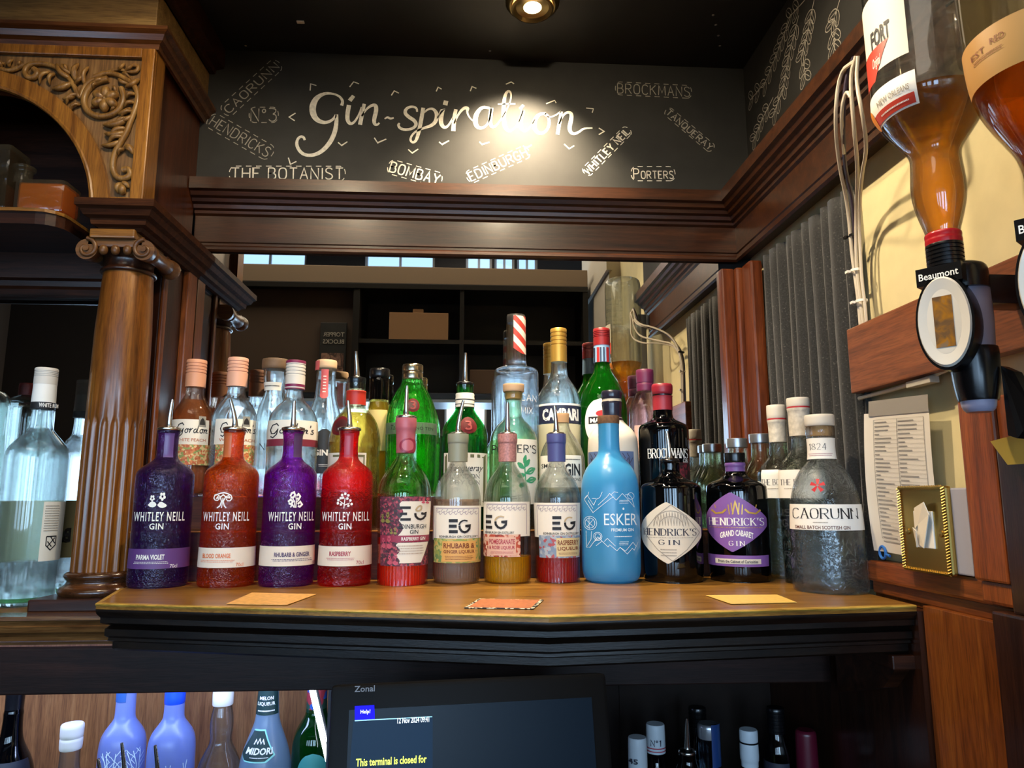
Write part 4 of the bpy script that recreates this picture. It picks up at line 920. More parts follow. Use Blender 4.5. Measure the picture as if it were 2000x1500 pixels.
# ---- front row ------------------------------------------------------------
R0 = ZS + .0006
WROWS = [(838, 46), (846, 47), (850, 42), (888, 42), (896, 47), (903, 62), (910, 86), (917, 104), (924, 114), (933, 117), (1060, 119), (1100, 121), (1140, 124), (1151, 120), (None, 112)]
WG = 'embossed coloured gin bottles at the left of the front row'
def deco(kind):
    if kind == 'violet':
        L_ = [chaikin([(0, 40), (14, 28), (30, 30), (40, 40), (26, 48), (10, 46), (0, 40)], 1), chaikin([(42, 40), (54, 28), (72, 34), (86, 42), (70, 50), (52, 48), (42, 40)], 1)]
        V = []; Fc = []
        for p in L_: k = len(V); V += [(a, -b) for a, b in p]; Fc.append(tuple(range(k, k + len(p))))
        for cx_, cy_, r in ((62, 12, 9), (18, 18, 7)):
            for q in range(5):
                t = q * 1.257 + .3; k = len(V); V += [(cx_ + r * math.cos(t) + r * .62 * math.cos(x), -(cy_ + r * math.sin(t) + r * .62 * math.sin(x))) for x in [j * .785 for j in range(8)]]; Fc.append(tuple(range(k, k + 8)))
        x0 = min(v[0] for v in V); y0 = min(v[1] for v in V); V = [(a - x0, b - y0) for a, b in V]
        return V, Fc, max(v[0] for v in V), max(v[1] for v in V)
    if kind == 'tree':
        return lines2d([([(20, 60), (34, 52), (40, 34), (34, 20), (16, 22)], 5), ([(64, 60), (54, 52), (48, 34), (56, 20), (76, 20)], 5), ([(42, 60), (44, 40), (46, 20)], 4), ([(10, 30), (2, 22), (6, 10), (22, 6), (34, 2), (50, 0), (66, 4), (82, 10), (88, 22), (80, 32)], 5), ([(14, 24), (24, 12), (36, 16), (46, 8), (58, 16), (72, 12), (80, 22)], 5), ([(10, 30), (22, 30), (30, 24)], 4), ([(80, 32), (68, 32), (60, 24)], 4)], 4)
    if kind == 'lily':
        return lines2d([([(34, 70), (36, 44), (24, 30)], 5), ([(40, 70), (46, 44), (60, 34)], 5), ([(44, 70), (44, 40), (40, 20)], 4), ([(10, 20), (18, 6), (30, 2), (36, 14), (26, 26), (12, 24)], 9), ([(44, 18), (54, 10), (64, 20), (56, 34), (46, 28)], 9), ([(0, 44), (14, 34), (26, 44), (16, 54), (4, 50)], 9), ([(52, 54), (66, 44), (76, 56), (64, 66), (54, 62)], 9), ([(14, 68), (24, 56), (32, 68)], 7)], 5)
    rb = [([(40, 76), (42, 50), (44, 24)], 4), ([(42, 56), (22, 40)], 4), ([(42, 60), (66, 48)], 4)]
    for (a, b) in ((30, 8), (44, 2), (58, 10), (34, 22), (54, 26), (14, 34), (24, 24), (68, 36), (12, 50), (26, 56), (74, 54), (60, 62)): rb.append((chaikin([(a - 3, b), (a, b - 4), (a + 3, b), (a, b + 4), (a - 3, b)], 1), 7))
    return lines2d(rb, 5)
W1 = None
def whitley(px, pyr, Y, tint_c, body, bf, lab_m, lab_txt, ink, xs, tip, orn, neck_m, label, ornx, big, gin):
    global W1
    b = Bot('gin_bottle', label, px, pyr, Y, R0, WROWS, WG, metric=None if W1 is None else [(r * W1[1][px], z) for r, z in W1[0]])
    if W1 is None: W1 = ([(r, z) for r, z in b.prof], {449: .97, 565: .96, 677: .955})
    b.glass(tint('coloured_glass_' + orn, tint_c, .5, body, bf, emb=.6, escale=110.0), shell=False, n=1)
    b.lab(xs[2], xs[3], 846, 893, neck_m, 'neck_strip', lvl=.8, nu=10)
    l = b.lab(xs[0], xs[1], big[2], big[3], lab_m, nu=36)
    b.txt(sans('WHITLEY NEILL', .012, 0, 1.22), big[0], big[1], 1000, 1018, WHITE, lvl=1.5); b.txt(sans('GIN', .012, 0, 1.1), gin[0], gin[1], 1022, 1034, WHITE, lvl=1.5)
    b.txt(deco(orn), ornx[0], ornx[1], ornx[2], ornx[3], WHITE, lvl=1.5, name='flower_print')
    b.txt(sans(lab_txt[0], .025), lab_txt[1], lab_txt[2], lab_txt[3], lab_txt[4], ink, l)
    b.fine(lab_txt[1] - 6, lab_txt[2] + 8, lab_txt[4] + 3, lab_txt[4] + 9, 2, ink, l); b.txt(sans('70cl'), lab_txt[2] + 10, lab_txt[2] + 24, lab_txt[4] + 10, lab_txt[4] + 17, ink, l)
    b.pourer(tip, 838, 44)
    return b
VIO = plain('violet_label', '#5d3a78', .5); WLB = plain('ivory_label', '#e8dbc8', .55); ORI = plain('orange_ink', '#e0763a', .55); PUI = plain('plum_ink', '#4a3560', .55); RDI = plain('crimson_ink', '#a83244', .55)
whitley(318, 1000, -.308, '#a272cc', '#5c2c8c', .14, VIO, ('PARMA VIOLET', 267, 321, 1083, 1093), WHITE, (250, 372, 321, 339), (337, 780), 'violet', plain('violet_strip', '#5c447c', .35), 'dark violet gin bottle with steel pourer, leftmost of the front row', (290, 326, 962, 992), (261, 360, 1072, 1111), (292, 319))
whitley(449, 1000, -.306, '#ff9a40', '#e05808', .15, WLB, ('BLOOD ORANGE', 397, 450, 1081, 1090), ORI, (381, 499, 434, 452), (450, 779), 'tree', plain('orange_strip', '#c4683a', .35), 'orange gin bottle with steel pourer and white tree print, second from left', (417, 454, 961, 993), (391, 486, 1070, 1109), (421, 447))
whitley(565, 1000, -.304, '#c050d0', '#8a10a4', .15, WLB, ('RHUBARB & GINGER', 536, 603, 1079, 1088), PUI, (504, 616, 574, 590), (575, 782), 'lily', plain('plum_strip', '#4c3458', .35), 'magenta purple gin bottle with steel pourer and lily print, third from left', (562, 592, 959, 992), (525, 616, 1067, 1106), (563, 588))
whitley(677, 1000, -.302, '#ff3040', '#d00a1c', .15, WLB, ('RASPBERRY', 644, 685, 1077, 1086), RDI, (618, 728, 673, 690), (680, 782), 'berry', plain('red_strip', '#a82c3c', .35), 'deep red gin bottle with steel pourer and berry print, fourth from left', (658, 689, 962, 993), (629, 720, 1067, 1106), (661, 686))

FL = lambda zt: (lambda th, t: 1 + (.018 * math.cos(44 * th) if .006 < t < zt else 0))
def eg(px, pyr, Y, rows, caprows, capm, capname, tip, label, liq, lvl_py, big=False):
    b = Bot('liqueur_bottle' if not big else 'gin_bottle', label, px, pyr, Y, R0, rows)
    b.glass(THINGLASS, True, 176, FL(.045)); b.liquid(lvl_py, liq)
    b.turn(caprows, capname, capm); b.pourer(tip, caprows[0][0], 40 if big else 34); return b
FOILP = plain('pink_foil', '#b5606a', .4, noise=.1)
b = eg(789, 1000, -.303, [(815, 34), (884, 33), (897, 38), (910, 58), (925, 80), (942, 97), (960, 104), (985, 106), (1140, 105), (1147, 100), (None, 94)], [(815, 40), (822, 42), (838, 41), (842, 38), (885, 36)], FOILP, 'foil_capsule', (795, 753), 'large pink-foiled bottle of bright red gin with a dark floral label', tint('red_gin', '#ff5a40', .15, '#ff2c0a', .85, ior=1.34), 1048, True)
FLOW = patterned('floral_print', ['#4a2433', '#6b2f44', '#8c3c50', '#3c3c40', '#b0505c', '#5a2d3e', '#7d7a3c'], 300)
l = b.lab(743, 841, 970, 1106, FLOW, nu=36)
PNK = plain('flower_pink', '#c4566a', .5); OLV = plain('leaf_olive', '#8a8446', .5)
for a_, b_, c_, d_, m_ in ((746, 766, 1046, 1072, PNK), (757, 778, 1080, 1104, PNK), (745, 763, 1000, 1022, OLV), (762, 776, 1030, 1044, OLV), (822, 838, 972, 984, PNK)): b.txt(deco('violet'), a_, b_, c_, d_, m_, l, 2.6, 'flower_print')
b.lab(778, 839, 979, 1046, PAPER, 'label_centre', lvl=1.5, par=l, shape=lambda v: (.0 + .12 * abs(math.sin(7 * v)), 1)); b.lab(744, 836, 1046, 1059, plain('raspberry_band', '#96324c', .5), 'label_band', lvl=1.6, par=l)
b.lab(772, 834, 1060, 1100, PAPER, 'label_centre', lvl=1.5, par=l, shape=lambda v: (.12 * abs(math.sin(6 * v + 1)), 1 - .3 * (1 - v)))
for ex in ((989, 994), (1001, 1006), (1012, 1017)): b.txt(solidbox(1, 1), 782, 802 if ex[0] != 1001 else 795, ex[0], ex[1], INK, l, 2.2, 'monogram')
GARC = lines2d([([(0, 12), (1, 19), (6, 25), (12, 27), (18, 25), (23, 19), (24, 13), (13, 13)], 5)], 5)
GOLD = plain('label_beige', '#bda782', .5)
b.txt(GARC, 808, 832, 1000, 1017, INK, l, 2.2, 'monogram'); b.txt(lines2d([chaikin([(0, 12), (4, 4), (12, 0), (13, 10), (6, 14), (0, 12)], 1)], 4), 810, 824, 986, 1000, GOLD, l, 2.1, 'monogram')
b.txt(sans('EDINBURGH', .01), 779, 831, 1024, 1033, INK, l, 2.3); b.txt(sans('GIN', .01), 800, 816, 1035, 1043, INK, l, 2.3); b.txt(sans('RASPBERRY GIN', .02), 784, 829, 1049, 1056, WHITE, l, 2.4); b.fine(776, 826, 1064, 1084, 4, plain('pale_ink', '#b4a290', .6), l, 2.3)
sl = b.lab(782, 809, 855, 885, plain('seal_crimson', '#8e2c40', .35), 'wax_seal', ell, lvl=5); b.lab(786, 805, 859, 881, plain('seal_pale', '#b8606a', .35), 'seal_face', ell, sl, lvl=5.6)
def eglabel(b, x0, x1, y0, ys, y1, sx0, sx1, cols, words, wink, kx, dist):
    l = b.lab(x0, x1, y0, ys + 4, PAPER, nu=30)
    gi = plain('mauve_ink', '#9b8a98', .6); V = []; Fc = []
    n = 16
    curl = lines2d([([(6 * k + 3 * math.cos(t), 4 * (k % 2) + 3 * math.sin(t)) for t in [j * .7 for j in range(8)]], 1.0) for k in range(n)], 1)
    b.txt(curl, x0 + 8, x1 - 8, y0 + 7, y0 + 17, gi, l, 1.6, 'border_print'); b.txt(lines2d([[(0, 0), (0, 50)], [(100, 0), (100, 50)], [(0, 0), (100, 0)]], 1.2), x0 + 6, x1 - 6, y0 + 4, ys, gi, l, 1.6, 'border_print')
    e0, e1, g0, g1 = kx
    for q in (0, .38, .76): b.txt(solidbox(1, 1), e0, e1 - (0 if q != .38 else 2), y0 + 26 + q * 28, y0 + 26 + q * 28 + 6, INK, l, 2.0, 'monogram')
    b.txt(GARC, g0, g1, y0 + 36, y0 + 54, INK, l, 2.0, 'monogram'); b.txt(lines2d([chaikin([(0, 12), (2, 5), (9, 0), (17, 2)], 1)], 3.6), g0, g1 - 6, y0 + 27, y0 + 38, INK if words[0].startswith('RHU') else GOLD, l, 2.0, 'monogram')
    b.txt(sans('EDINBURGH GIN DISTILLERY', .015), dist[0], dist[1], y0 + 58, y0 + 62.5, INK, l, 2.0)
    s2 = b.lab(sx0, sx1, ys, y1, patterned('band_print_' + words[0][:3].lower(), cols, 190), 'flavour_label', lvl=1.5, nu=28)
    ws = sx1 - sx0; c = plain('flavour_centre_' + words[0][:3].lower(), words[3], .55)
    b.lab(sx0 + ws * words[4], sx1 - ws * words[5], ys + 5, y1 - 3, c, 'flavour_panel', par=s2, lvl=2.0)
    b.txt(sans(words[0], .02), sx0 + ws * (words[4] + .03), sx1 - ws * (words[5] + .03), ys + 9, ys + 19, wink, s2, 2.6); b.txt(sans(words[1], .02), sx0 + ws * (words[4] + .03), sx1 - ws * (words[5] + .03), ys + 22, ys + 30, wink, s2, 2.6); b.fine(sx0 + ws * (words[4] + .05), sx1 - ws * (words[5] + .05), ys + 33, y1 - 6, 3, wink, s2, 2.6)
SM = [(848, 32), (900, 30), (910, 34), (918, 44), (930, 62), (945, 79), (962, 89), (985, 93), (1135, 92), (1141, 88), (None, 82)]
CAPR = lambda c: [(848, c), (856, c + 1), (866, c), (867, c - 2), (902, c - 3)]
b = eg(893, 1000, -.290, SM, CAPR(41), plain('sage_foil', '#8b8d78', .45), 'foil_capsule', (905, 782), 'small sage-capped clear liqueur bottle with a green and orange flavour label', tint('blush_liqueur', '#f4e4d8', .2, '#d8b8a8', .3, ior=1.34), 975)
eglabel(b, 846, 940, 988, 1052, 1100, 848, 939, ['#8f9a4e', '#c4a45a', '#6d8a52', '#b9b06a', '#a7753c'], ('RHUBARB &', 'GINGER LIQUEUR', '', '#d8a45a', .18, .12), plain('brown_ink', '#7a3a1e', .6), (877, 894, 895, 919), (859, 932))
b = eg(991, 1000, -.290, SM, CAPR(38), plain('rose_foil', '#b07a74', .45, noise=.3, nscale=300), 'foil_capsule', (991, 785), 'small rose-capped liqueur bottle of golden liquid with a pink flavour label', tint('golden_liqueur', '#f4d040', .15, '#e8b00a', .75, ior=1.34), 1085)
eglabel(b, 945, 1034, 980, 1044, 1088, 943, 1016, ['#d8a890', '#b5503c', '#e0b8a0', '#8c3a30', '#dcb098'], ('POMEGRANATE', '& ROSE LIQUEUR', '', '#dcb09a', .16, .12), RDI, (950, 962, 966, 991), (946, 1004))
b = eg(1088, 1000, -.288, SM, CAPR(38), plain('indigo_foil', '#4b4f86', .45), 'foil_capsule', (1083, 792), 'small indigo-capped liqueur bottle of dark red liquid with a blue flavour label', tint('crimson_liqueur', '#e02030', .15, '#cc1420', .75, ior=1.34), 1085)
eglabel(b, 1044, 1132, 982, 1046, 1090, 1054, 1132, ['#8a98a8', '#a8b0b8', '#7a8ea6', '#a85058', '#98a4b0'], ('RASPBERRY', 'LIQUEUR', '', '#d6c08a', .42, .02), plain('brown_ink', '#7a3a1e', .6), (1079, 1096, 1101, 1123), (1062, 1131))
# frosted blue bottle
b = Bot('gin_bottle', 'frosted sky blue gin bottle with a cork stopper, middle of the front row', 1192, 1000, -.290, R0, [(826, 42), (840, 41), (880, 41), (890, 48), (900, 66), (912, 88), (928, 104), (948, 113), (985, 115), (1100, 116), (1118, 114), (1132, 104), (1141, 90), (None, 78)])
b.glass(tint('frosted_blue_glass', '#6cc0ee', .5, '#55b8ec', .85, rough=.25, frost=.28), False)
b.turn([(813, 42), (815, 43), (828, 43), (829, 40)], 'stopper', plain('dark_cork', '#6b4a30', .8, noise=.3, nscale=200))
PWH = plain('pale_print', '#dff0f6', .5)
ES = [[(310, 360), (300, 400), (250, 450), (360, 610), (560, 440), (590, 420)], [(250, 450), (290, 400), (370, 520), (400, 450), (440, 430), (470, 360)], [(350, 440), (400, 440)], [(300, 460), (360, 560)], [(420, 520), (520, 420), (550, 380), (620, 460), (690, 380), (760, 460), (830, 545), (800, 430), (760, 390), (720, 400)], [(560, 400), (600, 360), (640, 370)], [(310, 1030), (410, 895), (520, 1010), (540, 985), (615, 1055), (650, 1015), (730, 1095), (790, 1030), (815, 1055), (870, 960)], [(650, 1015), (710, 1060), (800, 960), (840, 1010)], [(480, 950), (515, 910), (600, 1000)], [(270, 830), (270, 1025), (300, 1025)], [(340, 830), (330, 930), (280, 1010)], [(360, 960), (440, 900), (450, 950), (390, 1000)]]
for cx_, cy_, r in ((320, 735, 60), (320, 735, 82), (410, 890, 48), (410, 890, 32), (790, 410, 40)): ES.append([(cx_ + r * math.cos(t * .4), cy_ + r * math.sin(t * .4)) for t in range(17)])
ES += [[(275, 700), (365, 780)], [(365, 690), (285, 780)], [(310, 660), (310, 810)]]
b.txt(lines2d([(p, 5) for p in ES], 5), 1139, 1246, 960, 1083, PWH, None, 1.0, 'mountain_print')
b.txt(sans('ESKER', .0), 1180, 1243, 1003, 1026, PWH, None, 1.0); b.txt(sans('PREMIUM GIN', .01), 1194, 1237, 1032, 1038, PWH, None, 1.0); b.fine(1200, 1234, 1046, 1050, 1, PWH, None, 1.0); b.fine(1209, 1228, 976, 984, 3, PWH, None, 1.0); b.fine(1209, 1228, 1057, 1066, 3, PWH, None, 1.0)
b.txt(lines2d([(chaikin([(0, 2), (2, 0), (4, 2), (2, 4), (0, 2)], 1), 2)], 2), 1215.5, 1219, 991.5, 996, PWH, None, 1.0, 'dot_print')
# two apothecary bottles
BLK = glass('black_glass', (.10, .13, .17, 1), .2, '#050609', .75, gl=1.0)
HR = [(902, 38), (906, 40), (920, 38), (930, 46), (938, 74), (944, 104), (950, 116), (958, 118), (1125, 121), (1134, 118), (None, 110)]
b = Bot('gin_bottle', 'squat black apothecary bottle with a cream diamond label and pourer', 1311, 1000, -.286, R0, HR)
b.glass(BLK, False); b.pourer((1302, 842), 900, 38, 'black'); b.turn([(896, 36), (900, 38), (905, 38)], 'collar', PLBLACK)
CRM = plain('cream_label', '#d8ceba', .55); NAVY = plain('navy_ink', '#2a2a3a', .6); GREYI = plain('grey_print', '#9a9184', .6)
l = b.lab(1252, 1369, 981, 1101, CRM, shape=dia, nv=36); b.txt(lines2d([[(0, 50), (25, 20), (50, 0), (75, 20), (100, 50), (75, 80), (50, 100), (25, 80), (0, 50)]], 1.3), 1255, 1366, 985, 1097, GREYI, l, 1.5, 'border_print')
b.txt(hand("HENDRICK'S", 1.7, 2.6, True), 1255, 1359, 1033, 1046, NAVY, l, 1.6); b.txt(hand('GIN', 1.6, 5, True), 1287, 1327, 1055, 1064, NAVY, l, 1.6); b.fine(1262, 1355, 1049, 1052, 1, GREYI, l, 1.6); b.fine(1290, 1322, 1071, 1088, 3, GREYI, l, 1.6)
b.txt(lines2d([[(10 + 40 - 38 * math.cos(t * .26), 30 - 28 * math.sin(t * .26)) for t in range(13)], [(20 + 30 - 26 * math.cos(t * .26), 30 - 18 * math.sin(t * .26)) for t in range(13)]] + [[(14 + 6 * k, 28), (17 + 6 * k, 12 - 8 * math.sin(k / 12 * 3.1)), (20 + 6 * k, 26)] for k in range(12)], 1.2), 1276, 1345, 997, 1029, GREYI, l, 1.6, 'crest_print')
b = Bot('gin_bottle', 'squat black apothecary bottle with a purple diamond label and black cap', 1440, 1000, -.285, R0, [(905, 38), (920, 38), (927, 42), (934, 60), (940, 90), (946, 114), (954, 121), (1125, 125), (1134, 121), (None, 113)])
b.glass(BLK, False); b.turn([(885, 41), (887, 42), (903, 41), (904, 40)], 'cap', PLBLACK); b.turn([(904, 39), (906, 41), (910, 41), (912, 39), (923, 39)], 'neck_band', plain('lilac_foil', '#6b4a8a', .4))
PUR = plain('purple_label', '#7e559c', .5); l = b.lab(1376, 1497, 962, 1078, PUR, shape=dia, nv=36); GLD = plain('gold_ink', '#caa24e', .4, metal=.4)
b.txt(hand("HENDRICK'S", 1.7, 2.6, True), 1381, 1491, 1012, 1026, WHITE, l, 1.6); b.txt(sans('GRAND CABARET', .03), 1407, 1471, 1041, 1053, WHITE, l, 1.6, arc=.5); b.txt(hand('GIN', 1.6, 5, True), 1424, 1454, 1057, 1066, WHITE, l, 1.6); b.fine(1386, 1488, 1029, 1032, 1, GLD, l, 1.6)
b.txt(lines2d([([(0, 26), (10, 34), (24, 32), (32, 24)], 4), ([(100, 26), (90, 34), (76, 32), (68, 24)], 4), ([(44, 36), (50, 6), (56, 36)], 3), ([(38, 36), (36, 14)], 2), ([(62, 36), (64, 14)], 2), ([(44, 30), (42, 10)], 2), ([(56, 30), (58, 10)], 2), ([(10, 22), (8, 14)], 2), ([(90, 22), (92, 14)], 2)], 3), 1389, 1485, 976, 1005, GLD, l, 1.6, 'crest_print')
l = b.lab(1377, 1501, 1085, 1107, PUR, 'lower_label', nu=36); l2 = b.lab(1398, 1486, 1092, 1102, CRM, 'ribbon', par=l, lvl=1.6); b.txt(sans('From the Cabinet of Curiosities', .02), 1404, 1480, 1094, 1100, NAVY, l, 2.2)
# clear flared bottle at the right end
b = Bot('gin_bottle', 'flared clear gin bottle with white stopper and red star at the right end', 1613, 1010, -.436, R0, [(834, 56), (838, 59), (848, 59), (856, 54), (898, 55), (906, 68), (918, 92), (936, 114), (960, 131), (985, 140), (1035, 146), (1100, 151), (1150, 154), (1161, 150), (None, 142)])
b.glass(glass('embossed_clear_glass', (.98, .995, .99, 1), .4, '#e4ecec', .02, ior=1.40, emb=.45, escale=42.0), True, 64); b.liquid(985, glass('clear_gin', (.985, .995, .995, 1), .3, ior=1.33))
b.turn([(811, 57), (813, 60), (831, 60), (833, 57)], 'stopper', plain('white_cap', '#d8d2c6', .5)); b.turn([(832, 44), (852, 40)], 'cork', plain('pale_cork', '#b98a55', .8))
l = b.lab(1574, 1632, 855, 896, WHITE, 'neck_label', nu=24); b.txt(hand('1824', 1.1, 2.6, True), 1581, 1613, 866, 878, INK, l, 1.6); b.fine(1580, 1626, 884, 891, 2, plain('rose_ink', '#b08088', .6), l, 1.6)
l = b.lab(1542, 1690, 985, 1036, WHITE, nu=36); b.txt(hand('CAORUNN', 1.3, 2.2, True), 1544, 1674, 993, 1013, INK, l, 1.6); b.fine(1588, 1617, 1018, 1023, 1, GREYI, l, 1.6); b.txt(sans('SMALL BATCH SCOTTISH GIN', .02), 1554, 1660, 1027, 1034, plain('rust_ink', '#6a4438', .6), l, 1.6)
st_ = []
for k in range(5): t = math.pi / 2 + k * 2 * math.pi / 5; st_.append(([(2 * math.cos(t), -2 * math.sin(t)), (14 * math.cos(t), -14 * math.sin(t))], [3, 8]))
b.txt(lines2d(st_, 7), 1582, 1612, 935, 961, plain('star_red', '#c01828', .4), None, 1.2, 'red_star')
EMBT = glass('embossed_lettering', (.86, .90, .90, 1), .5, '#dfe8e8', .10)
for k, (w_, a, c, y) in enumerate((('MAY', 1634, 1676, 1052), ('DISTIL', 1570, 1640, 1052), ('RAL', 1632, 1680, 1072), ('BOTANI', 1560, 1640, 1092), ('ORA', 1640, 1690, 1092), ('PROTEK', 1562, 1680, 1112))): b.txt(hand(w_, 1.2), a, c, y, y + 13, EMBT, None, .8, 'embossing')

# ---- middle and rear rows on the riser ---------------------------------------
R1 = ZS + .0851; R2 = ZS + .1451
SCRIPT_G = lines2d([([(16, 6), (12, 1), (4, 4), (0, 14), (3, 22), (9, 22), (14, 15), (15, 12), (13, 24), (6, 31), (1, 28)], 2.2), (chaikin([(23, 13), (19, 16), (19, 21), (23, 22), (26, 18), (23, 13), (30, 15)], 1), 2), ([(31, 12), (29, 22), (31, 16), (36, 12)], 2), (chaikin([(44, 13), (39, 15), (38, 21), (42, 22), (46, 14)], 1), 2), ([(50, 0), (45, 21), (49, 21)], 2), (chaikin([(56, 13), (52, 16), (52, 21), (56, 22), (59, 18), (56, 13), (62, 15)], 1), 2), ([(63, 13), (61, 22)], 2), ([(62, 18), (66, 13), (68, 14), (66, 21), (70, 21)], 2), ([(75, 3), (74, 8)], 2), (chaikin([(81, 13), (77, 13), (77, 16), (80, 18), (79, 22), (74, 21)], 1), 2)], 2)
GREENW = plain('green_wine_glass', '#1d5b25', .1)
def screwcap(b, px_w, py0, py1, mat, groove=True, skirt=None):
    c = b.turn([(py0, px_w * .94), (py0 + 1.5, px_w), (py1, px_w)], 'cap', mat, n=0, grooves=(py0 + 5, py0 + (py1 - py0) * .55, 4) if groove else None)
    return c
PEACH = plain('peach_cap', '#d89a78', .5); PINKC = plain('pink_cap', '#dba488', .5)
GG = 'clear oval gin bottles with script labels'
def gordon(px, w, Y, z0, cap, capw, capy, shoulder, lab_, label, capmat, bandc, bandtxt, fx, glassm, liq=None, lev=None):
    b = Bot('gin_bottle', label, px, 860, Y, z0, [(capy[1] - 4, capw * .8), (capy[1] + 12, capw * .86), (shoulder, capw), (shoulder + 12, w * .66), (shoulder + 28, w * .9), (shoulder + 50, w), (960, w), (None, w * .97)], GG)
    b.glass(glassm, True)
    if liq: b.liquid(lev, liq)
    screwcap(b, capw, capy[0], capy[1], capmat)
    l = b.lab(lab_[0], lab_[1], lab_[2], lab_[3], PAPER, nu=30); b.txt(SCRIPT_G, fx[0], fx[1], lab_[2] + 6, lab_[2] + 36, INK, l, 1.6)
    k = b.lab(lab_[0], lab_[1], lab_[3], lab_[3] + bandtxt[1], bandc, 'label_band', lvl=1.0, nu=30)
    if bandtxt[0]: b.txt(sans(bandtxt[0], .01), lab_[0] + 8, lab_[1] - 6, lab_[3] - 12, lab_[3] - 6, plain('peach_ink', '#b8704c', .6), l, 1.6)
    return b, l
FRUIT = patterned('fruit_print', ['#c9814e', '#d8c08a', '#8a9a58', '#b8623c', '#d9a070'], 260)
b, l = gordon(374, 84, -.078, R2, None, 41, (704, 757), 775, (334, 407, 819, 868), 'peach-capped gin bottle with script label, leftmost of the rear row', PEACH, FRUIT, ('WHITE PEACH', 40), (345, 420), tint('peach_glass', (.97, .9, .84, 1), .35), tint('peach_gin', '#f4d0b0', .2, '#d89a68', .3, ior=1.34), 782)
b.lab(388, 402, 812, 833, plain('crest_grey', '#8d8a80', .5), 'crest', lvl=1.6, par=l); b.lab(390, 400, 815, 829, INK, 'crest_mark', lvl=2.2, par=l, shape=lambda v: (.5 - .5 * (1 - v ** 3), .5 + .5 * (1 - v ** 3)))
b, l = gordon(456, 92, -.078, R2, None, 41, (700, 756), 775, (420, 502, 818, 868), 'pink-capped gin bottle with script label behind the orange bottle', PINKC, FRUIT, ('WHITE PEACH', 40), (430, 506), CLEAR)
b.lab(474, 488, 812, 832, plain('crest_grey', '#8d8a80', .5), 'crest', lvl=1.6, par=l); b.lab(476, 486, 815, 828, INK, 'crest_mark', lvl=2.2, par=l, shape=lambda v: (.5 - .5 * (1 - v ** 3), .5 + .5 * (1 - v ** 3)))
b = Bot('gin_bottle', 'clear bottle with a wide brown wooden stopper and white neck label', 531, 860, -.07, R2, [(722, 46), (740, 46), (764, 37), (775, 42), (790, 54), (805, 64), (825, 68), (960, 68), (None, 66)])
b.glass(CLEAR, True); b.turn([(703, 52), (705, 54), (721, 54), (723, 50)], 'stopper', plain('brown_wood_stopper', '#6b5138', .6, noise=.2)); l = b.lab(511, 549, 746, 762, PAPER, 'neck_label', nu=20); b.fine(514, 545, 751, 756, 1, INK, l)
b.txt(hand('N', 1), 507, 517, 866, 879, INK, None, 1.2); b.txt(hand('CALEDO', 1), 520, 560, 866, 879, INK, None, 1.2)
b, l = gordon(571, 100, -.188, R1, None, 39, (706, 761), 782, (521, 621, 820, 857), 'gin bottle with white and maroon screw cap behind the magenta bottle', plain('white_screwcap', '#d8d0c4', .5), plain('maroon_band', '#7d2c3c', .5), ('', 14), (528, 612), CLEAR)
mr = plain('maroon_foil', '#7a2048', .4)
b.turn([(705.5, 37), (706, 39.6), (711, 39.6)], 'cap_top', mr); b.turn([(752, 39.8), (757, 39.8)], 'cap_band', mr, n=0); b.turn([(759.5, 39.8), (761.5, 39.8)], 'cap_band', mr, n=0)
b = Bot('gin_bottle', 'clear bottle with cream stopper and long red neck strip', 632, 860, -.075, R2, [(718, 38), (722, 39), (735, 37), (765, 38), (785, 46), (805, 62), (825, 68), (960, 70), (None, 68)])
b.glass(CLEAR, True); b.turn([(705, 39), (707, 41), (719, 41), (721, 38)], 'stopper', plain('cream_stopper', '#d8b48c', .6)); r_ = b.lab(627, 641, 721, 778, plain('coral_strip', '#cc5a5a', .5), 'neck_strip', lvl=1.0, nu=8, shape=lambda v: (.5 - min(.5, .2 + v * 6), .5 + min(.5, .2 + v * 6))); b.fine(631, 637, 732, 768, 6, WHITE, r_)
b.lab(612, 626, 704, 722, plain('coral_strip', '#cc5a5a', .5), 'seal_strip', lvl=5, nu=6)
l = b.lab(608, 656, 838, 925, plain('charcoal_label', '#26282b', .5), nu=24, nv=20, shape=lambda v: (0, 1) if v < .75 else (.5 - .5 * math.cos((v - .75) / .25 * 1.4), .5 + .5 * math.cos((v - .75) / .25 * 1.4))); b.txt(sans('GIN', .04), 612, 640, 878, 890, WHITE, l, 1.6); b.fine(622, 640, 906, 912, 2, WHITE, l)
b = Bot('gin_bottle', 'pale amber bottle with red neck band, black collar and tall pourer', 692, 880, -.190, R1, [(742, 35), (764, 34), (793, 36), (802, 50), (815, 74), (830, 90), (850, 99), (868, 103), (872, 100), (1000, 100), (None, 98)])
b.glass(tint('pale_amber_glass', (.98, .95, .80, 1), .35), True); b.liquid(808, tint('amber_gin', '#f0dc9a', .3, '#b89a50', .16, ior=1.34)); b.turn([(738, 35), (741, 37), (748, 35), (760, 31)], 'collar', PLBLACK); b.pourer((695, 686), 740, 30, 'black'); b.turn([(764, 37.5), (766, 40), (768, 38), (792, 40)], 'neck_band', plain('scarlet_foil', '#b42a1a', .45))
s_ = b.lab(651, 682, 812, 850, plain('seal_red', '#5c1016', .6, spec=.2), 'wax_seal', ell, lvl=2.5); b.lab(656, 678, 818, 844, plain('seal_red2', '#40090e', .5), 'seal_face', ell, s_, lvl=3.2); l = b.lab(640, 714, 884, 960, PAPER, nu=24); b.txt(lines2d([[(0, 0), (100, 0), (100, 60)]], 4), 650, 711, 888, 956, plain('olive_ink', '#6a6a4a', .6), l, 1.6, 'border_print')
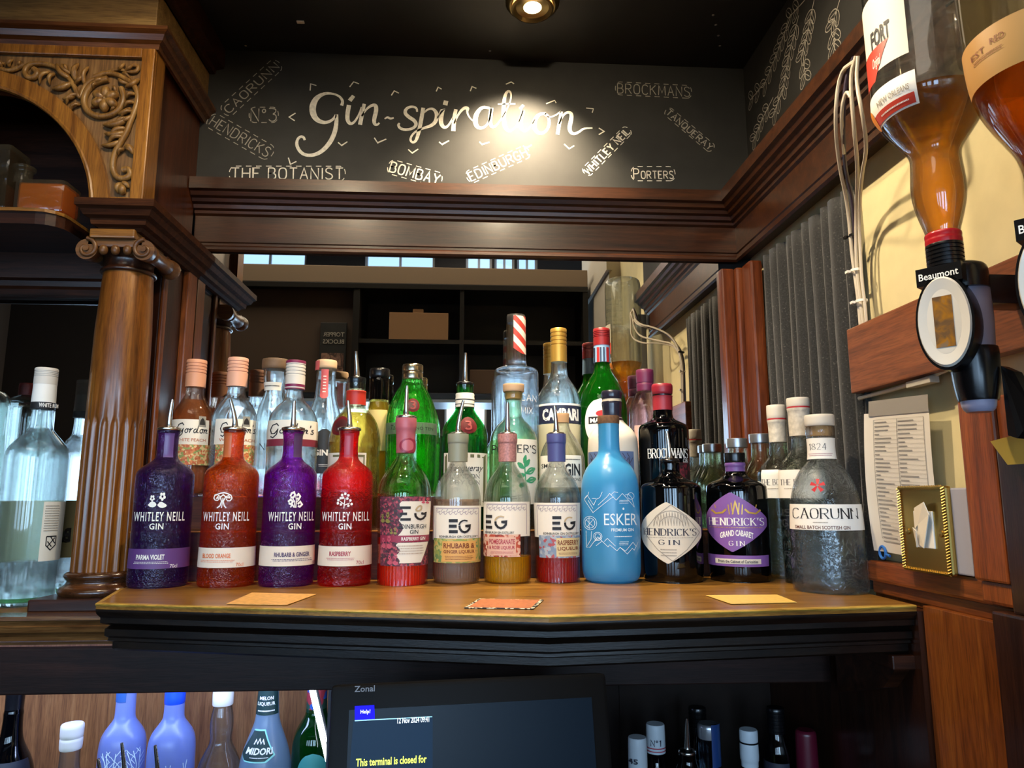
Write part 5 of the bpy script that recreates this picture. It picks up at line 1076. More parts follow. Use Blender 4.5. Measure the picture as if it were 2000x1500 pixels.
b = Bot('jar_bottle', 'black-capped bottle of pale yellow liqueur behind the red neck band', 738, 860, -.044, R2, [(738, 36), (783, 38), (790, 42), (805, 48), (830, 51), (960, 51), (None, 50)])
b.glass(tint('straw_glass', (.98, .94, .74, 1), .35), True); b.liquid(786, tint('straw_liqueur', '#f4e6a0', .3, '#d0b860', .4, ior=1.34)); b.turn([(721, 37), (723, 40), (737, 40), (739, 37)], 'cap', PLBLACK); b.turn([(739, 37), (741, 39), (782, 40)], 'neck_sleeve', glass('black_sleeve', (.2, .2, .2, 1), .1, '#0a0a0b', .8))
l = b.lab(718, 756, 800, 880, plain('straw_label', '#d6c078', .55), nu=16)
# shaker-shaped green bottle
GRN = tint('bright_green_glass', (.62, .90, .55, 1), .45, '#2f8a2a', .12)
b = Bot('gin_bottle', 'faceted green shaker-shaped bottle with a silver cap', 803, 860, -.088, R2, [(742, 41), (752, 44), (762, 58), (775, 74), (790, 87), (805, 95), (822, 101), (845, 103), (930, 100), (None, 90)])
b.glass(GRN, True, 160, lambda th, t: 1 - .022 * abs(math.sin(10 * th))); b.liquid(852, tint('green_gin', (.70, .95, .55, 1), .3, '#3f9a30', .1, ior=1.34)); b.turn([(713, 38), (715, 41), (727, 41), (728, 39), (730, 41), (742, 41), (743, 39)], 'cap', plain('silver_gilt_cap', '#b8ac92', .22, metal=1))
l = b.lab(753, 853, 824, 847, glass('grey_band', (.7, .7, .66, 1), .05, '#8f948a', .7), 'waist_band', nu=36, lvl=1.2); b.txt(sans('Tanqueray', .0, .35), 764, 806, 829, 842, INK, l, 1.9); b.txt(sans('NO TEN', .0), 812, 845, 833, 839, INK, l, 1.9); s_ = b.lab(794, 819, 778, 805, plain('seal_red', '#5c1016', .6, spec=.2), 'wax_seal', ell, lvl=3); b.lab(798, 815, 782, 801, plain('seal_red2', '#40090e', .5), 'seal_face', ell, s_, lvl=3.7); b.txt(hand('3', 2), 802, 811, 785, 798, plain('seal_relief', '#8a3a3a', .5, spec=.2), s_, 4.6, 'seal_relief')
b = Bot('gin_bottle', 'dark green bottle with a round red seal, white neck bands and pourer', 907, 880, -.188, R1, [(750, 33), (768, 32), (797, 35), (806, 44), (815, 58), (828, 76), (842, 88), (855, 92), (860, 90), (1000, 91), (None, 90)])
b.glass(tint('dark_green_glass', (.22, .62, .28, 1), .4, '#0c5a1e', .25), True); b.pourer((909, 689), 750, 34, 'black'); n_ = b.turn([(769, 35), (771, 37), (776, 36), (777, 37), (796, 38)], 'neck_band', PAPER, n=0); b.turn([(781, 37.8), (783, 37.8)], 'band_line', INK, n_, n=0); b.turn([(790, 38), (791.5, 38)], 'band_line', INK, n_, n=0)
s_ = b.lab(899, 930, 814, 847, plain('seal_red', '#5c1016', .6, spec=.2), 'wax_seal', ell, lvl=3); b.lab(904, 925, 819, 842, plain('seal_scarlet', '#520b12', .55, spec=.2), 'seal_face', ell, s_, lvl=3.7); b.txt(hand('3', 2), 909, 920, 823, 838, plain('seal_relief', '#8a3a3a', .5, spec=.2), s_, 4.6, 'seal_relief')
l = b.lab(867, 951, 884, 990, PAPER, nu=26); b.txt(lines2d([[(0, 0), (100, 0), (100, 100), (0, 100), (0, 0)]], 7), 869, 949, 887, 986, plain('olive_ink', '#6a6a4a', .6), l, 1.6, 'border_print'); b.txt(sans('Tanqueray', .0, .4), 880, 943, 907, 924, INK, l, 1.9); b.txt(hand('LONDON', 1), 880, 936, 926, 934, INK, l, 1.9); b.txt(hand('DRY GIN', 1), 880, 936, 938, 946, INK, l, 1.9)
b = Bot('gin_bottle', 'pale green bottle with a cork stopper and green leaf label', 1003, 880, -.186, R1, [(766, 36), (780, 36), (786, 30), (812, 31), (822, 44), (832, 66), (845, 84), (860, 93), (900, 95), (1000, 95), (None, 93)])
b.glass(tint('pale_green_glass', (.88, .96, .84, 1), .4), True); b.turn([(751, 41), (752, 42), (764, 42), (766, 40)], 'stopper', plain('pale_wood_stopper', '#c8a27c', .6)); b.turn([(766, 33), (780, 30)], 'cork', plain('pale_cork', '#b98a55', .8))
b.lab(955, 1010, 858, 985, glass('green_back_label', (.62, .85, .50, 1), .1, '#6fae5c', .5), 'green_label', nu=20, lvl=.8); l = b.lab(1000, 1049, 857, 985, PAPER, nu=24, lvl=1.4); b.txt(hand("PORTER'S", 1.2), 962, 1047, 869, 884, INK, l, 2.0)
lf = []
for (a, c, d, e) in ((30, 40, 0, 20), (34, 34, 60, 6), (40, 60, 90, 40), (36, 66, 0, 70), (44, 90, 95, 80), (40, 100, 6, 110), (30, 20, 40, -10)):
    m_ = ((a + d) / 2 + (e - c) * .25, (c + e) / 2 - (d - a) * .25); m2 = ((a + d) / 2 - (e - c) * .25, (c + e) / 2 + (d - a) * .25); lf.append((chaikin([(a, c), m_, (d, e)], 2), 6)); lf.append((chaikin([(a, c), m2, (d, e)], 2), 6)); lf.append(([(a, c), (d, e)], 9))
b.txt(lines2d(lf + [([(44, 130), (36, 60), (32, 10)], 6)], 5), 1010, 1047, 888, 960, plain('leaf_green', '#3f9a68', .55), l, 2.0, 'leaf_print'); b.fine(978, 1010, 968, 976, 2, INK, l, 2.0)
b = Bot('gin_bottle', 'tall square-shouldered clear bottle with red and white seal on its neck', 1008, 860, -.078, R2, [(616, 34), (619, 37), (700, 38), (716, 42), (719, 60), (721, 78), (726, 86), (735, 88), (960, 88), (None, 86)])
b.glass(glass('thick_clear_glass', (.97, .985, .99, 1), .5, ior=1.5), True, t=.004); b.turn([(617, 33), (619, 35), (632, 33)], 'stopper', plain('grey_glass_stopper', '#4a4642', .3)); st_m, nt, out = newmat('candy_stripe'); p_ = N(nt, 'ShaderNodeBsdfPrincipled', Roughness=.5); w_ = N(nt, 'ShaderNodeTexWave', Scale=15.0); w_.wave_type = 'BANDS'; w_.bands_direction = 'X'; nt.links.new(coords(nt, (1, 1, 1), 'Object', (0, .75, 0)), w_.inputs['Vector']); r_ = ramp(nt, w_.outputs[1], [(.49, lin('#c23a2e')), (.51, lin('#ece0cc'))]); nt.links.new(r_, p_.inputs['Base Color']); nt.links.new(p_.outputs[0], out.inputs[0])
b.lab(1003, 1027, 616, 690, st_m, 'striped_seal', lvl=1.0, nu=10, shape=lambda v: (.0 if v > .12 else .5 - v * 4, 1.0)); b.txt(hand('CAN', .9), 1017, 1047, 770, 782, WHITE, None, 1.0); b.txt(hand('MIX', .9), 1018, 1040, 795, 807, WHITE, None, 1.0)
b = Bot('bitter_bottle', 'clear gold-capped bottle with a navy and white label in the rear row', 1093, 860, -.078, R2, [(700, 29), (722, 31), (735, 34), (745, 46), (757, 64), (772, 78), (790, 83), (805, 84), (960, 84), (None, 82)])
b.glass(CLEAR, True); screwcap(b, 32, 643, 708, plain('gold_cap', '#c9a04a', .35, metal=.6)); l = b.lab(1053, 1134, 790, 826, plain('navy_label', '#1d2440', .5), nu=30); b.lab(1053, 1134, 787, 791, WHITE, 'label_edge', par=l, lvl=1.3, nu=30); b.txt(sans('CAMPARI', .05), 1060, 1129, 797, 821, WHITE, l, 1.6); b.lab(1053, 1134, 827, 960, plain('cream_lower_label', '#cfc7a4', .6), 'lower_label', nu=30)
b = Bot('vermouth_bottle', 'bright green red-capped vermouth bottle with a round white label', 1179, 860, -.078, R2, [(705, 29), (720, 31), (730, 38), (742, 54), (757, 72), (775, 86), (795, 93), (812, 95), (960, 95), (None, 93)])
screwcap(b, 33, 643, 676, plain('red_cap', '#861a1e', .4)); b.turn([(676, 32), (709, 34)], 'neck_sleeve', plain('sleeve_blue', '#86a8c8', .45), n=0)
b.glass(tint('vermouth_green', (.24, .74, .22, 1), .4, '#1a7a1c', .25), True)
for k_, c_ in enumerate(('#a3262a', '#24324e', '#a3262a', '#24324e', '#24324e', '#a3262a')): b.lab(1156.5 + k_ * 5.3, 1159 + k_ * 5.3 + (2 if c_ == '#a3262a' else 0), 678, 707, plain('sleeve_' + c_[1:], c_, .45), 'sleeve_stripe', lvl=4.6, nu=3, nv=2)
l = b.lab(1143, 1206, 778, 870, WHITE, shape=ell, nv=24); k = b.lab(1150, 1206, 813, 827, INK, 'name_band', par=l, lvl=1.6); b.txt(sans('MARTINI', .05), 1153, 1203, 816, 825, WHITE, l, 2.2); b.lab(1164, 1186, 801, 813, plain('red_ball', '#b8262a', .5), 'red_ball', par=l, lvl=1.5, shape=ell)
b = Bot('gin_bottle', 'small clear bottle with a short cork and black-lettered white label', 1098, 880, -.186, R1, [(824, 27), (832, 28), (842, 34), (855, 52), (868, 70), (882, 82), (900, 89), (1000, 90), (None, 88)])
b.glass(CLEAR, True); b.turn([(808, 28), (810, 29), (826, 28)], 'stopper', plain('pale_cork2', '#c79a6c', .7)); l = b.lab(1055, 1136, 889, 952, PAPER, nu=26); b.txt(sans('GIN', .03), 1103, 1132, 905, 929, INK, l, 1.8); b.txt(sans("SMALL'S", .01), 1058, 1098, 905, 914, INK, l, 1.8); b.txt(sans('INFUSIONS', .0), 1100, 1133, 933, 939, INK, l, 1.8); b.fine(1100, 1132, 895, 899, 1, INK, l, 1.8)
b = Bot('gin_bottle', 'white ceramic bottle with dark blue wax top behind the frosted blue bottle', 1197, 880, -.182, R1, [(812, 36), (822, 42), (830, 56), (840, 78), (852, 93), (866, 98), (900, 100), (1000, 99), (None, 96)])
b.glass(plain('white_ceramic', '#d3ccc0', .3), False); WAX = plain('dark_wax', '#201f2e', .25)
b.turn([(764, 38), (767, 42), (778, 41), (780, 38)], 'stopper', WAX); b.turn([(784, 38), (787, 41), (800, 38), (815, 37), (822, 44)], 'wax_neck', WAX); b.turn([(780, 37), (785, 39)], 'pale_ring', plain('bone_ring', '#bfb4a0', .5)); l = b.lab(1150, 1238, 881, 950, plain('dusk_blue_label', '#5a6f98', .5), nu=28)
tr = []
rt_ = random.Random(8)
for k in range(9):
    x = 6 + k * 11; tr.append(([(x, 60), (x + 1, 34), (x - 3, 14)], 1.8))
    for q in range(5): y = 46 - q * 8; tr.append(([(x, y), (x + rt_.choice((-7, 7)), y - 9)], 1.1))
b.txt(lines2d(tr, 1.4), 1154, 1236, 884, 946, plain('twig_brown', '#3a2a2a', .6), l, 1.6, 'twig_print')
b = Bot('gin_bottle', 'pink-tinted clear bottle with a plum screw cap behind the red-capped black bottle', 1263, 860, -.045, R2, [(750, 30), (764, 32), (774, 44), (788, 58), (802, 66), (960, 68), (None, 66)])
b.glass(tint('blush_glass', (.97, .88, .86, 1), .4), True); b.turn([(723, 33), (725, 35), (748, 34), (749, 32), (751, 34), (765, 33)], 'cap', plain('plum_cap', '#5e1a40', .45)); b.lab(1240, 1290, 830, 900, plain('blush_label', '#caa6a0', .6), nu=16)
b = Bot('gin_bottle', 'black bottle with red foil top and white gothic lettering', 1297, 880, -.181, R1, [(800, 37), (814, 38), (820, 46), (826, 72), (831, 92), (838, 98), (846, 99), (1000, 98), (None, 96)])
b.glass(BLK, False); b.turn([(751, 38), (754, 42), (769, 41), (771, 38)], 'cap', plain('red_foil', '#84182a', .4)); b.turn([(774, 41), (777, 39), (802, 39)], 'neck_foil', plain('red_foil2', '#90222e', .45)); b.turn([(770, 37), (775, 37)], 'neck_ring', PLBLACK)
b.txt(hand('BROCKMANS', 1.7, 1.8, True), 1266, 1347, 876, 894, WHITE, None, 1.2); b.txt(hand('GIN', 1.4, 2, True), 1334, 1346, 896, 903, WHITE, None, 1.2); b.lab(1320, 1347, 903, 945, patterned('dark_rose_print', ['#1a0a0e', '#4a1420', '#6d1c2c', '#12080a'], 160), 'rose_print', lvl=1.0)

# ---- right group on the shelf ------------------------------------------------
SILV = plain('silver_cap', '#a8aab0', .3, metal=.8)
for px, Y, top, w, lb_ in ((1488, -.165, 848, 88, 'silver-capped clear bottle by the curtain, nearest to the white-labelled pair'), (1443, -.082, 857, 84, 'silver-capped clear bottle in front of the mirror frame')):
    b = Bot('gin_bottle', lb_, px, 940, Y, R0, [(top + 17, 36), (top + 42, 37), (top + 54, 44), (top + 68, 64), (top + 84, 80), (top + 105, w), (1080, w), (None, w * .97)], 'silver-capped clear bottles by the curtain')
    b.glass(tint('clear_olive_glass', (.95, .97, .88, 1), .4), True); b.turn([(top, 41), (top + 1, 43), (top + 17, 43), (top + 18, 40)], 'cap', SILV)
MARB = plain('marbled_sleeve', '#cfc8ba', .5, noise=.2, nscale=120)
for px, Y, t0, t1, t2, w, lb_, xs in ((1524, -.250, 792, 826, 864, 88, 'left clear bottle with white and red cap and plain white label', (1488, 1560)), (1568, -.336, 778, 803, 852, 98, 'taller-looking clear bottle with white and red cap behind the flared bottle', (1521, 1612))):
    b = Bot('gin_bottle', lb_, px, 940, Y, R0, [(t2 - 2, 34), (t2 + 24, 36), (t2 + 34, 48), (t2 + 46, 72), (t2 + 58, 88), (t2 + 72, w), (1080, w), (None, w * .97)], 'white and red capped bottles beside the curtain')
    b.glass(glass('embossed_botanic_glass', (.95, .97, .93, 1), .45, emb=.4, escale=70.0), True); b.liquid(t2 + 62, glass('clear_gin', (.96, .98, .98, 1), .35, ior=1.33))
    s0 = 39 if px < 1550 else 46
    c = b.turn([(t0, s0 - 2), (t0 + 2, s0), (t1 - 9, s0), (t1 - 8, s0 - 1)], 'cap', plain('white_cap', '#d8d2c6', .5)); b.turn([(t1 - 8, s0), (t1 - 5, s0)], 'red_ring', plain('red_ring', '#b02a30', .5), n=0); b.turn([(t1 - 5, s0), (t1, s0 - 1), (t1 + 2, s0 - 3), (t2, s0 - 4)], 'neck_sleeve', MARB)
    l = b.lab(xs[0], xs[1], 917, 973, WHITE, nu=26); b.txt(hand('THE BOTANIST', 1.2, 2, True), xs[0] + 4 if px > 1550 else xs[0] - 0, xs[1] - 3, 936, 947, INK, l, 1.6); b.fine(xs[0] + 12, xs[1] - 14, 952, 956, 1, GREYI, l)
    for k, w2 in enumerate(('ISLAY', 'GINGER', 'ANGELICA', 'MENTHA', 'ROSA', 'ACHIL')): b.txt(hand(w2, 1.2) if all(c in GLYPH for c in w2) else hand('ROSA', 1.2), xs[0] + 6, xs[1] - 10, 995 + k * 21, 1008 + k * 21, EMBT, None, .8, 'embossing')

# ---- left bay ---------------------------------------------------------------
LZ = 1.2590
rum = Bot('rum_bottle', 'clear white-capped rum bottle standing left of the fluted column', 68, 950, -.205, LZ, [(795, 42), (830, 44), (842, 54), (856, 84), (872, 116), (884, 128), (900, 132), (1140, 132), (1160, 130), (None, 120)])
rum.glass(tint('rum_glass', (.97, .99, .985, 1), .4, '#dcecec', .03), True); rum.liquid(838, glass('clear_gin', (.96, .98, .98, 1), .35, ior=1.33)); screwcap(rum, 48, 720, 752, plain('white_screwcap', '#d8d0c4', .5)); n_ = rum.turn([(751, 47), (788, 50)], 'cap_sleeve', WHITE, n=0); rum.turn([(787, 50.4), (800, 50.6)], 'cap_band', INK, n=0)
for dz, tx in ((0, 'WHITE RUM'),):
    V, Fc, W, H = sans(tx, .02); z0, z1 = rum.zof(798), rum.zof(790); rr_ = .0275; a0 = rum.phi0 - .25
    MB().add([Vector((rum.X + rr_ * math.cos(a0 + 1.25 * v[0] / W), rum.Y + rr_ * math.sin(a0 + 1.25 * v[0] / W), z0 + (z1 - z0) * v[1] / H)) for v in V], Fc).build('lettering', WHITE, rum.root)
MB().lathe([(.0006, .0075), (.050, .0075), (.0515, .011), (.049, .014), (.0006, .012)], (rum.X, rum.Y, LZ), 48).build('glass_base', tint('green_glass_base', '#a8dcae', .3, '#6fb884', .35), rum.root, 50, label='green-tinted thick base')
# its front label faces the mirror, the back label faces the camera
def backlab(b, z0, z1, a0, a1, mat, name, lvl=1.0, par=None):
    V = []; Fc = []; nu, nv = 24, 6
    for j in range(nv + 1):
        for i in range(nu + 1): V.append(b.at(b.phi0 + a0 + (a1 - a0) * i / nu, z0 + (z1 - z0) * j / nv, lvl))
    for j in range(nv):
        for i in range(nu): Fc.append((j * (nu + 1) + i, j * (nu + 1) + i + 1, (j + 1) * (nu + 1) + i + 1, (j + 1) * (nu + 1) + i))
    return MB().add(V, Fc).build(name, mat, par or b.root, True)
z1, z0 = rum.zof(978), rum.zof(1098)
l = backlab(rum, z0, z1, 2.0, 4.3, plain('rum_label', '#c9cfae', .6), 'front_label'); 
bl = rum.lab(80, 122, 980, 1098, PAPER, 'back_label', nu=14); rum.fine(86, 114, 986, 1040, 11, GREYI, bl); rum.txt(lines2d([chaikin([(0, 0), (30, 0), (30, 22), (15, 34), (0, 22), (0, 0)], 0), [(4, 26), (26, 4)], [(4, 12), (18, 26)], [(12, 0), (28, 18)]], 3), 88, 108, 1048, 1078, INK, bl, 1.6, 'crest_print')
V, Fc, W, H = sans('BACARDI', .04); zz0, zz1 = rum.zof(1065), rum.zof(1035)
MB().add([rum.at(rum.phi0 + 2.2 + 1.9 * v[0] / W, zz0 + (zz1 - zz0) * v[1] / H, 1.6) for v in V], Fc).build('lettering', INK, l)
V, Fc, W, H = sans('CARTA BLANCA', .0); zz0, zz1 = rum.zof(1024), rum.zof(1016)
MB().add([rum.at(rum.phi0 + 2.5 + 1.3 * v[0] / W, zz0 + (zz1 - zz0) * v[1] / H, 1.6) for v in V], Fc).build('lettering', INK, l)
b = Bot('spirit_bottle', 'clear bottle cut by the left edge of the frame beside the rum bottle', -62, 950, -.205, LZ, [(752, 44), (760, 80), (768, 118), (778, 132), (800, 136), (1150, 136), (None, 128)])
b.glass(tint('greenish_glass', (.93, .97, .95, 1), .5), True); b.turn([(726, 40), (728, 44), (752, 44)], 'cap', plain('red_cap', '#861a1e', .4))
# decanters on the upper shelf
DZ = 1.9462
dec = root('decanter', (-.81, -.272, DZ), 'square glass decanter of amber whisky on the upper shelf under the arch', 'decanter')
p0 = oy(24, 400, -.30); p1 = oy(124, 400, -.30)
def sqdec(dec, x0, x1, yc, hw, h, sh, nx0, nx1, nh, mat):
    P = [(x0, yc - hw), (x1, yc - hw), (x1, yc + hw), (x0, yc + hw)]
    m = MB().prism([(a, b_, DZ + .0005) for a, b_ in P], (0, 0, h)); cxm = (nx0 + nx1) / 2; k = .012
    m = MB().box((x0, yc - hw, DZ + .0005), (x1, yc + hw, DZ + h), .008); m.build('glass_body', mat, dec, 30)
    r = (nx1 - nx0) / 2; MB().lathe(chaikin([(r, h - .001), (r * .95, h + nh * .4), (r * 1.0, h + nh * .75), (r * 1.25, h + nh * .8), (r * 1.25, h + nh), (r * .5, h + nh)], 1), (cxm, yc, DZ), 32).build('neck', mat, dec, 50)
THK = glass('crystal_glass', (.97, .97, .95, 1), .45, '#e8d8b0', .04, ior=1.5)
sqdec(dec, p0.x, p1.x, -.272, .030, oy(70, 353, -.29).z - DZ, 0, oy(32, 330, -.27).x, oy(66, 330, -.27).x, .034, THK)
MB().box((p0.x + .006, -.296, DZ + .006), (p1.x - .006, -.248, oy(70, 360, -.29).z), .005).build('liquid', tint('whisky', '#ffb050', .4, '#f08a20', .5, ior=1.36, emb=.4, escale=40.0), dec, 30)
dec2 = root('decanter', (-.88, -.27, DZ), 'tall dark glass box bottle cut by the left edge beside the amber decanter', 'decanter')
q0 = oy(-40, 400, -.30); q1 = oy(13, 400, -.30); zt = oy(0, 282, -.30).z; MB().box((q0.x, -.305, DZ + .0005), (q1.x, -.245, zt), .006).build('glass_body', THK, dec2, 30); MB().box((q0.x + .005, -.299, DZ + .006), (q1.x - .005, -.251, zt - .008), .004).build('liquid', tint('dark_whisky', '#5a3010', .3, '#2a1408', .5), dec2, 30)

# ---- inverted bottles on the optics -----------------------------------------
def inverted(px, pyr, Y, rows, liq_rows, label, gm, lm, zb, flute=None):
    b = Bot('liqueur_bottle', label, px, pyr, Y, None, rows, 'inverted bottles on the optics', base=zb)
    b.glass(gm, True, 120, flute); z_hi = b.zof(liq_rows); b.liquid(0, lm, z1=z_hi, z0=b.prof[0][1] + .002); return b
b = inverted(1808, 120, -.82, [(-240, 120), (-235, 200), (-215, 226), (-150, 230), (150, 232), (190, 236), (200, 236), (215, 228), (235, 205), (258, 170), (280, 132), (295, 110), (305, 103), (318, 102), (345, 108), (368, 112), (395, 107), (425, 90), (450, 72), (462, 68), (484, 66)], 202, 'inverted bottle with amber liqueur low in its neck and white and red labels', CLEAR, tint('amber_liqueur', '#ffcf50', .4, '#e89a18', .07, ior=1.34), 484, None)
b.turn([(456, 70), (459, 76), (468, 74), (470, 76), (479, 75)], 'cap_ring', plain('ruby_ring', '#a01820', .25)); 
cp2 = b.turn([(478, 74), (480, 76), (536, 74), (538, 70)], 'screw_cap', PLBLACK, n=0, grooves=(482, 536, 7))
l = b.lab(1664, 1768, -60, 92, PAPER, nu=24); b.txt(sans('FORT', .03), 1674, 1738, 8, 44, INK, l, 2.0)
k = b.lab(1676, 1738, 44, 108, plain('label_red', '#c23a28', .5), 'red_flash', lvl=2, shape=lambda v: (0, .55 + .45 * v)); b.txt(sans('Original', .01, .4), 1680, 1722, 62, 88, WHITE, k, 2.8)
l = b.lab(1688, 1790, 128, 196, WHITE, 'lower_label', nu=26); b.lab(1690, 1788, 170, 192, plain('label_red', '#c23a28', .5), 'red_stripe', par=l, lvl=1.6, nu=26); b.txt(sans('NEW ORLEANS', .01), 1712, 1776, 150, 162, GREYI, l, 2.2); e_ = b.lab(1689, 1713, 150, 202, plain('label_orange', '#e08a2a', .5), 'round_mark', ell, lvl=2.4); b.fine(1712, 1776, 177, 186, 1, WHITE, l, 2.2)
V, Fc, W, H = hand('SOUTHERN', 1.2); a_, z_a, z_b = b.ang(1868, b.zof(60)), b.zof(-160), b.zof(118)
MB().add([b.at(a_ + .42 * (v[1] / H - .5), z_a + (z_b - z_a) * v[0] / W, .8) for v in V], Fc).build('embossing', EMBT, b.root)
b = inverted(2030, 100, -.965, [(-240, 200), (-220, 290), (-100, 310), (60, 312), (130, 306), (180, 286), (225, 240), (260, 190), (290, 150), (320, 130), (345, 124), (390, 128), (430, 110), (470, 84), (500, 78)], 128, 'round inverted bottle full of dark amber spirit cut by the right edge', tint('warm_glass', (.97, .93, .86, 1), .4), tint('dark_amber', '#f6b048', .4, '#c87010', .08, ior=1.34), 500)
cp2 = b.turn([(490, 84), (560, 82)], 'screw_cap', PLBLACK, n=0, grooves=(495, 555, 6))
l = b.lab(1874, 2010, 10, 108, plain('gold_label', '#b98a4a', .5), nu=24); b.txt(sans('EST', .0), 1896, 1924, 40, 52, plain('brown_ink', '#7a3a1e', .6), l); b.txt(sans('RED', .0), 1934, 1962, 34, 46, plain('brown_ink', '#7a3a1e', .6), l); b.fine(1890, 1960, 56, 66, 2, plain('brown_ink', '#7a3a1e', .6), l)

# ---- bottles under the shelf ------------------------------------------------
UZ = .8406
b = Bot('wine_bottle', 'dark wine bottle at the lower left under the shelf', 24, 1420, -.235, UZ, [(1310, 38), (1330, 40), (1352, 42), (1355, 38), (1385, 38), (1392, 42), (1400, 40), (1440, 46), (1462, 66), (1482, 90), (1510, 110), (1560, 118), (None, 118)])
b.glass(BLK, False); b.turn([(1330, 41), (1353, 42), (1356, 40), (1384, 39)], 'capsule', PLBLACK, n=0); b.lab(-30, 60, 1490, 1600, plain('wine_label_dark', '#20242e', .5))
b = Bot('spirit_bottle', 'clear bottle with white tilted-looking stopper at the lower left', 139, 1450, -.27, UZ, [(1462, 42), (1480, 42), (1500, 44), (1540, 70), (1570, 90), (None, 90)])
b.glass(CLEAR, True); b.turn([(1413, 44), (1416, 49), (1438, 48), (1440, 45), (1442, 48), (1460, 47), (1463, 44)], 'stopper', plain('white_cap', '#d8d2c6', .5))
FROST = tint('frosted_clear_glass', (.85, .9, 1, 1), .5, '#9db4f8', .62, rough=.25, frost=.3)
for px, cap, lb_ in ((240, 0, 'frosted vodka bottle with white twig print under the shelf'), (336, 1, 'frosted vodka bottle with a blue cap under the shelf')):
    b = Bot('vodka_bottle', lb_, px, 1450, -.25, UZ, [(1330, 40), (1395, 40), (1405, 46), (1416, 64), (1430, 84), (1446, 94), (1470, 97), (1560, 97), (None, 95)], 'frosted vodka bottles')
    b.glass(FROST, False)
    if cap: b.turn([(1320, 40), (1322, 42), (1371, 42), (1373, 40)], 'cap', plain('blue_cap', '#1846c8', .4))
    else: b.turn([(1310, 41), (1330, 41)], 'cap', plain('white_cap', '#d8d2c6', .5)); b.lab(228, 247, 1340, 1372, plain('petrol_tag', '#1d4a86', .5), 'neck_tag', lvl=1.2, nu=8)
    tw = []; rt_ = random.Random(px)
    if not cap:
        for k in range(8):
            x = 5 + 12 * k; tw.append(([(x, 60), (x + rt_.uniform(-6, 6), 34), (x + rt_.uniform(-10, 10), 8)], 2))
            for q in range(5): y = 50 - q * 9; tw.append(([(x, y), (x + rt_.choice((-11, 11)), y - 10)], 1.3))
        b.txt(lines2d(tw, 1.5), 196, 284, 1466, 1530, PWH, None, 1.0, 'twig_print')
    else: b.txt(lines2d([([(0, 0), (6, 20), (10, 30)], 2), ([(14, 0), (10, 12), (8, 26)], 2), ([(50, 0), (54, 14), (56, 30)], 2), ([(62, -4), (57, 12), (56, 26)], 2)], 2), 322, 364, 1490, 1530, PWH, None, 1.0, 'bird_print')
b = Bot('spirit_bottle', 'clear pear-necked bottle with a white cap under the shelf', 432, 1430, -.25, UZ, [(1374, 34), (1380, 38), (1400, 46), (1420, 48), (1440, 42), (1452, 46), (1468, 64), (1490, 84), (1520, 92), (None, 92)])
b.glass(CLEAR, True); b.turn([(1325, 40), (1328, 42), (1374, 42), (1376, 40)], 'cap', plain('white_cap', '#d8d2c6', .5))
b = Bot('liqueur_bottle', 'frosted green-tinted melon liqueur bottle with a dark fan label under the shelf', 521, 1430, -.245, UZ, [(1320, 38), (1350, 40), (1398, 46), (1415, 54), (1440, 74), (1465, 92), (1490, 103), (1530, 106), (None, 104)])
b.glass(tint('frosted_green_glass', (.75, .92, .95, 1), .5, '#a4c6e4', .55, rough=.25, frost=.3), False); n_ = b.lab(502, 543, 1335, 1397, plain('dark_green_label', '#0f2f2c', .5), 'neck_label', lvl=1.0, nu=16); b.txt(sans('MELON', .02), 509, 534, 1360, 1367, WHITE, n_, 1.7); b.txt(sans('LIQUEUR', .02), 505, 537, 1371, 1379, WHITE, n_, 1.7); b.fine(505, 536, 1385, 1392, 1, WHITE, n_, 1.7)
l = b.lab(472, 540, 1424, 1490, plain('mint_edge', '#8fd8c8', .5), shape=lambda v: (.0 + .3 * v, 1 - .3 * v) if v > .2 else (.0 + .3 * v + .25 * (1 - v * 5), 1 - .3 * v - .25 * (1 - v * 5)), nv=20); l2 = b.lab(475, 537, 1427, 1487, plain('dark_green_label', '#0f2f2c', .5), 'label_face', lvl=1.5, par=l, shape=lambda v: (.0 + .3 * v, 1 - .3 * v) if v > .2 else (.0 + .3 * v + .25 * (1 - v * 5), 1 - .3 * v - .25 * (1 - v * 5)), nv=20)
b.txt(sans('MIDORI', .03, .15), 483, 533, 1460, 1474, WHITE, l, 2.1); b.txt(lines2d([([(0, 16), (4, 4), (9, 14), (14, 2), (19, 14), (24, 4), (28, 16)], 3)], 3), 498, 518, 1440, 1454, WHITE, l, 2.1, 'emblem'); b.fine(488, 524, 1478, 1482, 1, WHITE, l, 2.1)
b = Bot('liqueur_bottle', 'dark green bottle with striped neck beside the bright strip light', 616, 1440, -.23, UZ, [(1320, 36), (1390, 40), (1402, 52), (1418, 72), (1436, 86), (1460, 92), (None, 90)])
b.glass(tint('dark_green_glass', (.22, .62, .28, 1), .4, '#0c5a1e', .25), True); b.turn([(1330, 39), (1388, 41)], 'neck_sleeve', patterned('neck_stripes', ['#163a2c', '#8a2430', '#1a4a9a', '#163a2c'], 60), n=0); l = b.lab(580, 640, 1472, 1560, plain('teal_label', '#3f8f8a', .5), shape=ell, nv=20)
for px, py, lb_ in ((192, 1482, 'steel pour spout rising lowest left before the frosted bottles'), (238, 1451, 'steel pour spout in front of the twig-printed frosted bottle'), (303, 1456, 'steel pour spout between the two frosted bottles')):
    b = Bot('spirit_bottle', lb_, px + 4, 1540, -.40, UZ, [(1535, 30), (1560, 34), (1600, 42), (None, 42)], 'front bottles of which only the pour spouts show')
    b.glass(CLEAR, True); b.pourer((px, py), 1535, 34)
